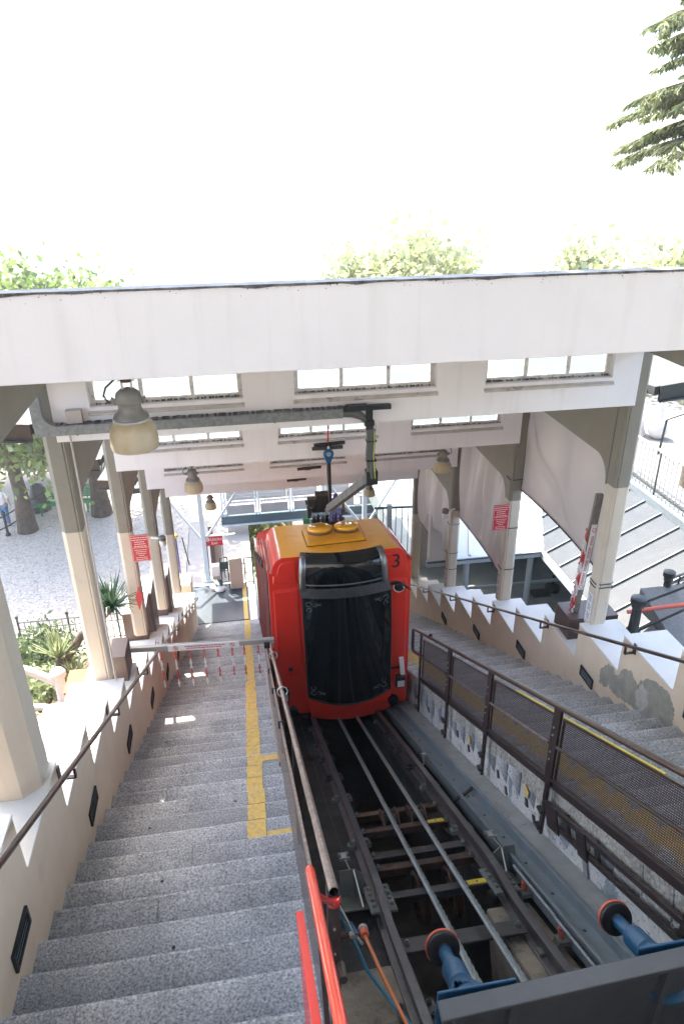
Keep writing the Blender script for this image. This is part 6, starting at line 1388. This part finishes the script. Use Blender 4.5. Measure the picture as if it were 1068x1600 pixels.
def bush(label, c0, r, n, m, seed, size=.045, group='bushes in the left garden'):
    rr = np.random.default_rng(seed); t = thing('bush', label, 'bush', (c0[0],c0[1],c0[2]-r[2]), group)
    V = []
    cl = rr.normal(size=(26,3)); cl /= np.linalg.norm(cl,axis=1)[:,None]; cl *= rr.uniform(.35,.95,(26,1)); cl[:,2] = np.abs(cl[:,2])*.9-.1
    P = cl[rr.integers(0,26,n)]+rr.normal(size=(n,3))*.20
    for p in P:
        q = np.array(c0)+p*np.array(r); d = rr.normal(size=3); d /= np.linalg.norm(d); e = np.cross(d,rr.normal(size=3)); e /= np.linalg.norm(e)+1e-9; s = size*rr.uniform(.6,1.3)
        V += [q-d*s*1.6, q+e*s*.6, q+d*s*1.6, q-e*s*.6]
    npmesh('foliage', V, 4, m, t); b = MB()
    for i in range(5): b.tube([(c0[0],c0[1],c0[2]-r[2]-.1),(c0[0]+r[0]*.4*math.cos(i*1.3),c0[1]+r[1]*.4*math.sin(i*1.3),c0[2]+r[2]*.3)], [.025,.008], 5)
    part('twig', b, M['bark'], t)['kind'] = 'stuff'
    return t
bush('grey green bush between the near yucca and the iron fence', (-4.95,14.3,-10.4), (.9,.9,.9), 2600, M['bush'], 5)
bush('second grey green bush left of the pale yucca', (-4.35,12.9,-9.4), (.8,.8,.85), 2200, M['bush'], 6)
bush('low bright green bush under the pale yucca', (-3.75,10.9,-8.4), (.6,.5,.35), 900, M['yucca'], 8)
t = thing('terracotta_planter', 'terracotta brown planter box behind the nearest left column base', 'planter', (-2.2,8.0,-6.9))
part('planter_body', MB().prism([(7.75,-6.95),(8.2,-6.95),(8.2,-6.15),(7.75,-6.15)], 'x', -2.44, -2.16), M['terracotta'], t, bevel=.01); part('planter_rim', MB().box((-2.46,7.74,-6.149),(-2.14,8.21,-6.11)), M['terracotta'], t)
t = thing('cement_rail', 'white faux log cement railing in the garden beside the nearest column', 'railing', (-2.8,8.6,-7.3))
part('rail_post', MB().tube([(-2.74,8.6,-7.35),(-2.75,8.6,-6.5)], [.085,.075], 9), M['stonewhite'], t, smooth=60); kb = MB(); kb.ball((-2.75,8.6,-6.44),.115,12,7,(1,1,.85)); part('post_cap', kb, M['stonewhite'], t, smooth=60)
part('rail_log', MB().tube([(-2.80,8.6,-6.58),(-3.1,8.62,-6.36),(-3.6,8.7,-6.2)], .06, 8), M['stonewhite'], t, smooth=60); part('rail_log', MB().tube([(-2.72,8.6,-7.0),(-2.6,8.3,-6.8),(-2.45,8.0,-6.5)], .065, 8), M['stonewhite'], t, smooth=60); part('rail_log', MB().tube([(-3.6,8.65,-6.95),(-3.05,8.6,-7.0),(-2.72,8.6,-7.12)], .05, 8), M['stonewhite'], t, smooth=60)
gs = thing('garden_steps', 'two rough granite steps below the near column in the garden', 'steps', (-2.6,6.6,-6.2))
for i in range(3): part('step', MB().box((-3.3,6.2+.33*i,-6.3-.2*i),(-2.14,6.6+.33*i,-5.72-.16*i)), M['granite3'], gs, bevel=.015)
st2 = []
V = []
for i in range(2600):                                                # dead leaves and weeds on the soil
    x = RNG.uniform(-4.6,-2.15); y = RNG.uniform(5.5,13); z = gz(x,y)+.01; a = RNG.uniform(0,6.28); s = RNG.uniform(.015,.04); tl = RNG.uniform(-.02,.03)
    V += [(x+s*math.cos(a),y+s*math.sin(a),z+tl),(x-s*.5*math.sin(a),y+s*.5*math.cos(a),z),(x-s*math.cos(a),y-s*math.sin(a),z),(x+s*.5*math.sin(a),y-s*.5*math.cos(a),z+tl)]
M['litter'] = leafmat('ground_leaves', (.10,.06,.03), (.16,.17,.06), .2)
tag(npmesh('leaf_litter', V, 4, M['litter']), kind='stuff')

bush('bright shrubs beyond the black fence behind the rock', (-9.0,31.0,ZP+1.3), (1.9,1.2,1.5), 5000, M['leafpale'], 31, .11, 'shrubs behind the plaza')
bush('bright shrubs beyond the black fence between the trunks', (-6.2,31.6,ZP+1.2), (1.8,1.2,1.4), 5000, M['leafpale'], 32, .11, 'shrubs behind the plaza')
bush('dark shrubs right of the second chestnut trunk', (-3.6,31.4,ZP+1.0), (1.4,1.0,1.2), 3500, M['leaf'], 33, .11, 'shrubs behind the plaza')
# iron fence along the plaza edge
t = thing('plaza_fence', 'black wrought iron fence at the edge of the gravel plaza', 'fence', (-4.8,18.0,ZP))
for i in range(24):
    x = -6.5+i*.17; big = i % 8 == 0
    part('fence_bar', MB().tube([(x,18.0,ZP),(x,18.0,ZP+(1.02 if big else .86))], .028 if big else .010, 6), M['black'], t, smooth=60)
    if not big:
        kb = MB(); kb.ball((x,18.0,ZP+.42),.028,6,4); part('fence_knot', kb, M['black'], t)
    else:
        kb = MB(); kb.ball((x,18.0,ZP+1.06),.05,8,5); part('post_ball', kb, M['black'], t, smooth=60)
for z in (.10,.66,.88): part('fence_rail', MB().bar((-6.5,18.0,ZP+z),(-2.4,18.0,ZP+z),.03,.02), M['black'], t)

# ------------------------------------------------------------------ plaza: benches, rock, fence, person
def bench(label, x, y, rz, L=1.9):
    t = thing('park_bench', label, 'bench', (x,y,ZP), 'green slatted benches')
    c, s = math.cos(rz), math.sin(rz); W = lambda a,b,z: (x+a*c-b*s, y+a*s+b*c, ZP+z)
    ax, ay = (c,s,0), (-s,c,0)
    for i in range(4): part('seat_slat', MB().obox(W(0,-.22+.12*i,.44),ax,ay,(0,0,1),L/2,.05,.014), M['greenbench'], t)
    for i in range(5): part('back_slat', MB().obox(W(0,.27+.02*i,.54+.085*i),ax,ay,(0,0,1),L/2,.014,.034), M['greenbench'], t)
    for q in (-L/2+.2, L/2-.2):
        b = MB(); b.bar(W(q,-.20,0),W(q,-.17,.42),.05,.05); b.bar(W(q,.16,0),W(q,.24,.42),.05,.05); b.bar(W(q,.235,.42),W(q,.38,.92),.04,.04); b.bar(W(q,-.22,.41),W(q,.26,.41),.04,.04); part('bench_leg', b, M['greenbench'], t)
    return t
bench('green slatted bench between the two chestnut trunks', -6.95, 27.2, .05, 2.15)
bench('green bench at the far right of the plaza, left one', 5.7, 29.2, 0.0); bench('green bench at the far right of the plaza, right one', 8.0, 29.4, .0)
mb = MB(); rr = random.Random(3)
pr = [(.36,0),(.40,.25),(.37,.6),(.30,.95),(.18,1.12),(.01,1.16)]
mb.lathe(pr, (-8.0,27.6,ZP), (0,0,1), 10, True); mb.v = [(p[0]+rr.uniform(-.05,.05),p[1]+rr.uniform(-.05,.05),p[2]+(rr.uniform(-.04,.04) if p[2] > ZP+.1 else 0)) for p in mb.v]
solo('grey_rock', mb, M['rock'], 'upright grey rock behind the green bench', 'rock', smooth=30)
t = thing('black_fence', 'black post and rail fence behind the trees at the back of the plaza', 'fence', (-8.9,26.2,ZP))
FP = [(-9.6,24.6),(-8.75,25.5),(-7.2,28.6),(-4.6,30.0),(-2.0,30.6)]
for (x,y) in FP: part('fence_post', MB().lathe([(.10,0),(.09,.08),(.05,.12),(.045,.85),(.08,.88),(.08,.94),(.03,1.02)], (x,y,ZP), (0,0,1), 10, True), M['black'], t, smooth=40)
for (a,b_) in zip(FP[:-1],FP[1:]):
    for z in (.35,.80): part('fence_rail', MB().tube([(a[0],a[1],ZP+z),(b_[0],b_[1],ZP+z)], .025, 6), M['black'], t, smooth=50)
solo('dark_pole', MB().tube([(-8.35,27.2,ZP),(-8.35,27.2,-9.2)], .05, 8), M['black'], 'dark pole behind the nearest chestnut trunk', 'pole', smooth=50)

def skin_figure(name, verts, edges, radii, mat_, parent, root=0):
    me = bpy.data.meshes.new(name); org = ORG[parent.name]; me.from_pydata([tuple(np.array(v)-org) for v in verts], edges, []); me.materials.append(mat_)
    o = bpy.data.objects.new(name, me); link(o); o.parent = parent; ORG[o.name] = org
    sk = o.modifiers.new('skin','SKIN'); sk.use_smooth_shade = True
    for i, r in enumerate(radii): me.skin_vertices[0].data[i].radius = r if hasattr(r,'__len__') else (r,r)
    me.skin_vertices[0].data[root].use_root = True
    o.modifiers.new('sub','SUBSURF').levels = 1; o.modifiers['sub'].render_levels = 2
    return o
px, py, pz = -8.98, 26.3, ZP
pe = thing('person', 'person in white shirt and blue jeans walking at the left edge', 'person', (px,py,pz))
def W(a,b,z): return (px+a, py+b, pz+z)
# body: legs, torso and arms as one surface (mid-stride, seen from behind)
bv = [W(0,0,.93),W(0,.0,1.12),W(0,.01,1.32),W(0,.02,1.45),W(0,.03,1.53), W(.10,0,.88),W(.12,-.10,.50),W(.11,-.02,.10),W(.11,.12,.04), W(-.10,0,.88),W(-.13,.16,.50),W(-.12,.30,.09),W(-.12,.42,.05), W(.20,.0,1.40),W(.27,-.06,1.14),W(.26,.06,.93), W(-.20,.0,1.40),W(-.26,.08,1.15),W(-.22,.24,.99)]
be = [(0,1),(1,2),(2,3),(3,4),(0,5),(5,6),(6,7),(7,8),(0,9),(9,10),(10,11),(11,12),(3,13),(13,14),(14,15),(3,16),(16,17),(17,18)]
brd = [(.15,.11),(.14,.10),(.16,.11),(.13,.09),.055,.085,.062,.045,.035,.085,.062,.045,.035,.052,.042,.032,.052,.042,.032]
skin_figure('body', bv, be, brd, M['skin'], pe)
jv = [W(0,0,.95),W(.09,0,.86),W(.12,-.10,.50),W(.11,-.02,.13),W(-.09,0,.86),W(-.13,.16,.50),W(-.12,.30,.13)]
skin_figure('jeans', jv, [(0,1),(1,2),(2,3),(0,4),(4,5),(5,6)], [(.165,.125),.105,.08,.068,.105,.08,.068], M['jeans'], pe)
sv = [W(0,0,.90),W(0,0,1.12),W(0,.01,1.32),W(0,.02,1.45),W(.20,.0,1.41),W(.265,-.05,1.19),W(-.20,.0,1.41),W(-.255,.07,1.19)]
skin_figure('shirt', sv, [(0,1),(1,2),(2,3),(3,4),(4,5),(3,6),(6,7)], [(.175,.13),(.165,.12),(.185,.13),(.14,.10),.075,.062,.075,.062], M['shirt'], pe)
hd = MB(); hd.ball(W(0,.05,1.65),.105,16,10,(.86,1.0,1.18)); hd.ball(W(0,.155,1.635),.02,8,5,(.8,1,1.2))
for s in (-1,1): hd.ball(W(s*.09,.05,1.64),.025,8,5,(.5,1,1.4)); hd.ball(W(s*.035,.142,1.665),.012,8,5)
part('head', hd, M['skin'], pe, smooth=60); hr = MB(); hr.ball(W(0,.03,1.685),.115,16,8,(.92,1.0,1.0)); part('hair', hr, M['hair'], pe, smooth=60)
hn = MB()
for (hx,hy,hz) in ((.26,.07,.88),(-.215,.27,.94)):
    hn.ball(W(hx,hy,hz),.042,8,6,(.5,1,1.2))
    for k in range(4): hn.tube([W(hx,hy-.025+.017*k,hz-.035),W(hx,hy-.022+.018*k,hz-.075),W(hx-.01,hy-.015+.018*k,hz-.10+.004*abs(k-1.5))], [.010,.009,.007], 5)
    hn.tube([W(hx,hy+.035,hz),W(hx,hy+.055,hz-.03),W(hx,hy+.055,hz-.055)], [.011,.010,.008], 5)
part('hand', hn, M['skin'], pe, smooth=60)
sh = MB()
for (a,b_) in ((.11,.06),(-.12,.36)): sh.ball(W(a,b_,.045),.06,10,6,(.75,2.0,.75))
part('shoe', sh, M['rubber'], pe, smooth=60)

# ------------------------------------------------------------------ trees
def crown_pts(n, c0, r, nclump, spread, rng, lower=-.6):
    d = rng.normal(size=(nclump,3)); d /= np.linalg.norm(d,axis=1)[:,None]; d[:,2] = np.where(d[:,2] < lower, -d[:,2], d[:,2])
    rad = rng.uniform(.25,1.0,(nclump,1))**.55; cl = d*rad
    idx = rng.integers(0,nclump,n); sp = rng.uniform(.6,1.4,nclump)[idx][:,None]*spread
    return np.array(c0)+(cl[idx]+rng.normal(size=(n,3))*sp)*np.array(r), cl
def leaves(P, size, rng, elong=1.5, droop=.3, wid=.55):
    n = len(P); d = rng.normal(size=(n,3)); d[:,2] -= droop; d /= np.linalg.norm(d,axis=1)[:,None]
    e = np.cross(d, rng.normal(size=(n,3))); e /= np.linalg.norm(e,axis=1)[:,None]+1e-9; s = size*rng.uniform(.6,1.3,(n,1))
    V = np.empty((n*4,3)); V[0::4] = P-d*s*elong*.5; V[1::4] = P+e*s*wid; V[2::4] = P+d*s*elong*.6; V[3::4] = P-e*s*wid
    return V
def tree(label, base, h, r, n, m, seed, trunk_r=.3, size=.15, flowers=0, crown_h=None, nclump=90, spread=.17, group='trees round the plaza', name='chestnut_tree', crown_z=.62, cat='tree'):
    rng = np.random.default_rng(seed); base = np.array(base, float); t = thing(name, label, cat, tuple(base), group)
    cz = base[2]+h*crown_z; c0 = (base[0],base[1],cz); rv = (r,r,crown_h or h*(1-crown_z))
    P, cl = crown_pts(n, c0, rv, nclump, spread, rng); npmesh('crown', leaves(P, size, rng), 4, m, t)
    tr = MB(); k = 7; path = [(base[0]+.10*math.sin(i*1.7+seed)*(i/k), base[1]+.08*math.cos(i*1.3+seed)*(i/k), base[2]-.1+(h*crown_z+.1)*i/k) for i in range(k+1)]
    tr.tube(path, [trunk_r*(1.35 if i == 0 else 1.08 if i == 1 else 1-.55*i/k) for i in range(k+1)], 12); part('trunk', tr, M['bark'], t, smooth=60)
    lb = MB()
    for i in range(0, nclump, max(1, nclump//16)):
        a = np.array(path[4+(i % 4)]); e = np.array(c0)+cl[i]*np.array(rv)*.9; mid = (a+e)/2+np.array((0,0,.15*r)); lb.tube([a,mid,e], [trunk_r*.38,trunk_r*.2,.02], 6)
    part('limb', lb, M['bark'], t, smooth=60)['kind'] = 'stuff'
    if flowers:
        V = []; F = rng.integers(0,nclump,flowers)
        for i in F:
            q = np.array(c0)+cl[i]*np.array(rv)*1.08+rng.normal(size=3)*.35
            for k_ in range(7):
                a = rng.uniform(0,6.28); hh = .34*k_/6; w = .075*(1-k_/7); d = np.array((math.cos(a),math.sin(a),0)); V += [q+np.array((0,0,hh))-d*w, q+np.array((0,0,hh+.03))+np.array((-d[1],d[0],0))*w, q+np.array((0,0,hh+.05))+d*w, q+np.array((0,0,hh+.03))-np.array((-d[1],d[0],0))*w]
        npmesh('blossom', V, 4, M['flower'], t)
    return t
tree('flowering chestnut with the thickest trunk left of the green bench', (-8.1,25.8,ZP), 9.2, 3.4, 20000, M['leaf'], 11, .30, .17, 150, crown_h=3.7, crown_z=.62)
tree('flowering chestnut with its trunk right of the green bench', (-5.5,26.8,ZP), 8.6, 3.0, 15000, M['leaf'], 12, .33, .17, 90, crown_h=3.0, crown_z=.65)
tree('pale green tree standing behind the left chestnuts', (-11.5,31,ZP), 9.8, 3.8, 12000, M['leafpale'], 13, .3, .2)
tree('pale tree whose top shows over the fascia right of centre', (8.4,31.5,ZP), 9.6, 3.4, 7000, M['leafpale'], 14, .3, .2)
tree('small pale tree top showing over the fascia at the right', (15.5,30.5,ZP), 9.6, 2.1, 3200, M['leafpale'], 15, .22, .2)
tree('pale tree over the fascia, left of the right pair', (5.6,33,ZP-1), 9.9, 2.2, 3200, M['leafpale'], 25, .22, .2)
tree('bright leafy tree behind the stone pinnacle', (14.6,21,-6.7), 4.2, 2.4, 9000, M['leafpale'], 16, .16, .14, crown_z=.45)
tree('bright leafy tree at the right edge behind the terrace lamp', (15.8,17.5,-6.7), 4.4, 2.3, 9000, M['leafpale'], 17, .16, .14, crown_z=.45)
tree('dark leafy tree behind the terrace railing', (12.2,23.5,-8.0), 3.6, 2.2, 9000, M['leaf'], 18, .16, .14, crown_z=.45)
tree('dense tree beyond the footbridge, left of the track', (-.7,34,-19.5), 6.5, 2.6, 9000, M['leaf'], 19, .2, .16)
tree('pale leafy tree beyond the footbridge, right of the track', (4.2,36,-21), 7.5, 2.8, 9000, M['leafpale'], 20, .2, .17)
tree('bright tree low on the slope straight down the track', (1.6,44,-29), 9.5, 3.2, 9000, M['leafpale'], 21, .2, .2)
for i, (x, y) in enumerate(((-16,36),(-10,40),(-4,41),(3,45),(10,41),(17,38),(24,35),(-23,33))):
    tree(['broad tree below the plaza at far left, behind the fence','tree below the plaza wall behind the left chestnuts','tree below the plaza wall left of the footbridge','tree on the slope behind the footbridge','tree on the slope behind the right benches','tree on the slope right of the benches','tree far right beyond the terrace','tree at the far left beyond the plaza'][i], (x,y,hillz(y)+1.5), 11.5, 4.2, 6000, M['leaf'] if i % 3 else M['leafpale'], 40+i, .3, .26, group='trees on the slope below the plaza', name='slope_tree')

# cedar sprays: tiers of drooping branches from a trunk
def cedar(label, base, h, tiers, seed, n_tw=26, group='cedars beside the station'):
    rng = np.random.default_rng(seed); base = np.array(base, float); t = thing('cedar_tree', label, 'tree', tuple(base), group)
    part('trunk', MB().tube([base+np.array((0,0,h*k/6)) for k in range(7)], [.32,.28,.24,.2,.15,.1,.04], 10), M['bark'], t, smooth=60)
    V = []; lb = MB()
    for (z, L, a) in tiers:
        o = base+np.array((0,0,z)); d = np.array((math.cos(a),math.sin(a),0)); s = np.array((-d[1],d[0],0))
        path = [o+d*L*f+np.array((0,0,.22*L*f-.34*L*f*f)) for f in np.linspace(0,1,7)]; lb.tube(path, [.035,.03,.026,.02,.015,.010,.005], 5)
        for k in range(n_tw):
            f = rng.uniform(.18,1.0); p = o+d*L*f+np.array((0,0,.22*L*f-.34*L*f*f)); sd_ = rng.choice((-1,1)); l = (.55-.25*f)*rng.uniform(.5,1.1)*min(1.3,L/2.6)
            td = s*sd_*rng.uniform(.4,1)+d*rng.uniform(.3,.9); td /= np.linalg.norm(td)
            for q in range(44):
                g_ = rng.uniform(.05,1); w = p+td*l*g_+np.array((0,0,-.30*l*g_*g_)); hang = np.array((rng.normal()*.35,rng.normal()*.35,-rng.uniform(.35,1.0)))+td*.5; hang /= np.linalg.norm(hang); ln = rng.uniform(.07,.20); e = np.cross(hang,rng.normal(size=3)); e /= np.linalg.norm(e); wd = rng.uniform(.006,.013)
                V += [w-e*wd*.5, w+e*wd*.5, w+hang*ln*.55+e*wd, w+hang*ln*.55-e*wd, w+hang*ln*.55-e*wd, w+hang*ln*.55+e*wd, w+hang*ln+e*.001, w+hang*ln-e*.001]
    npmesh('foliage', V, 4, M['needle'], t); part('limb', lb, M['bark'], t, smooth=60)['kind'] = 'stuff'
    return t
rr = random.Random(5); tiers = []
for i in range(140):
    z = 5.80+i*.039; tiers.append((z, (2.45-.13*(z-5.8))*rr.uniform(.72,1.06), PI+rr.uniform(-1.25,1.25)))
cedar('tall cedar with drooping sprays at the top right corner', (8.78,11.4,-5.7), 13.5, tiers, 3, 46)

tree('added unseen shade tree left of the stair head, reaching over the first roof', (-3.3,3.4,-4.6), 11.0, 4.4, 52000, M['leaf'], 60, .3, .17, crown_h=2.1, crown_z=.845, nclump=120, spread=.2, group='added shade trees', name='added_shade_tree')  # unseen tree, added to keep sun off the near stairs and buffer beam

tree('added unseen shade tree right of the stair head behind the viewpoint', (6.8,-1.2,-5.7), 11.6, 4.8, 54000, M['leaf'], 61, .3, .17, crown_h=2.4, crown_z=.85, nclump=120, spread=.2, group='added shade trees', name='added_shade_tree')  # second unseen tree, added to dim the sky on fascia and near stairs

# ------------------------------------------------------------------ the air over the valley
M['haze'] = bpy.data.materials.new('haze'); M['haze'].use_nodes = True; nt = M['haze'].node_tree; nt.nodes.remove(nt.nodes['Principled BSDF'])
pv = nt.nodes.new('ShaderNodeVolumePrincipled'); pv.inputs['Color'].default_value = (.95,.97,1,1); pv.inputs['Density'].default_value = .0013; pv.inputs['Anisotropy'].default_value = .2
nt.links.new(pv.outputs[0], nt.nodes['Material Output'].inputs['Volume'])
tag(part('haze', MB().box((-9600,-200,-260),(9600,9600,10)), M['haze']), kind='stuff')
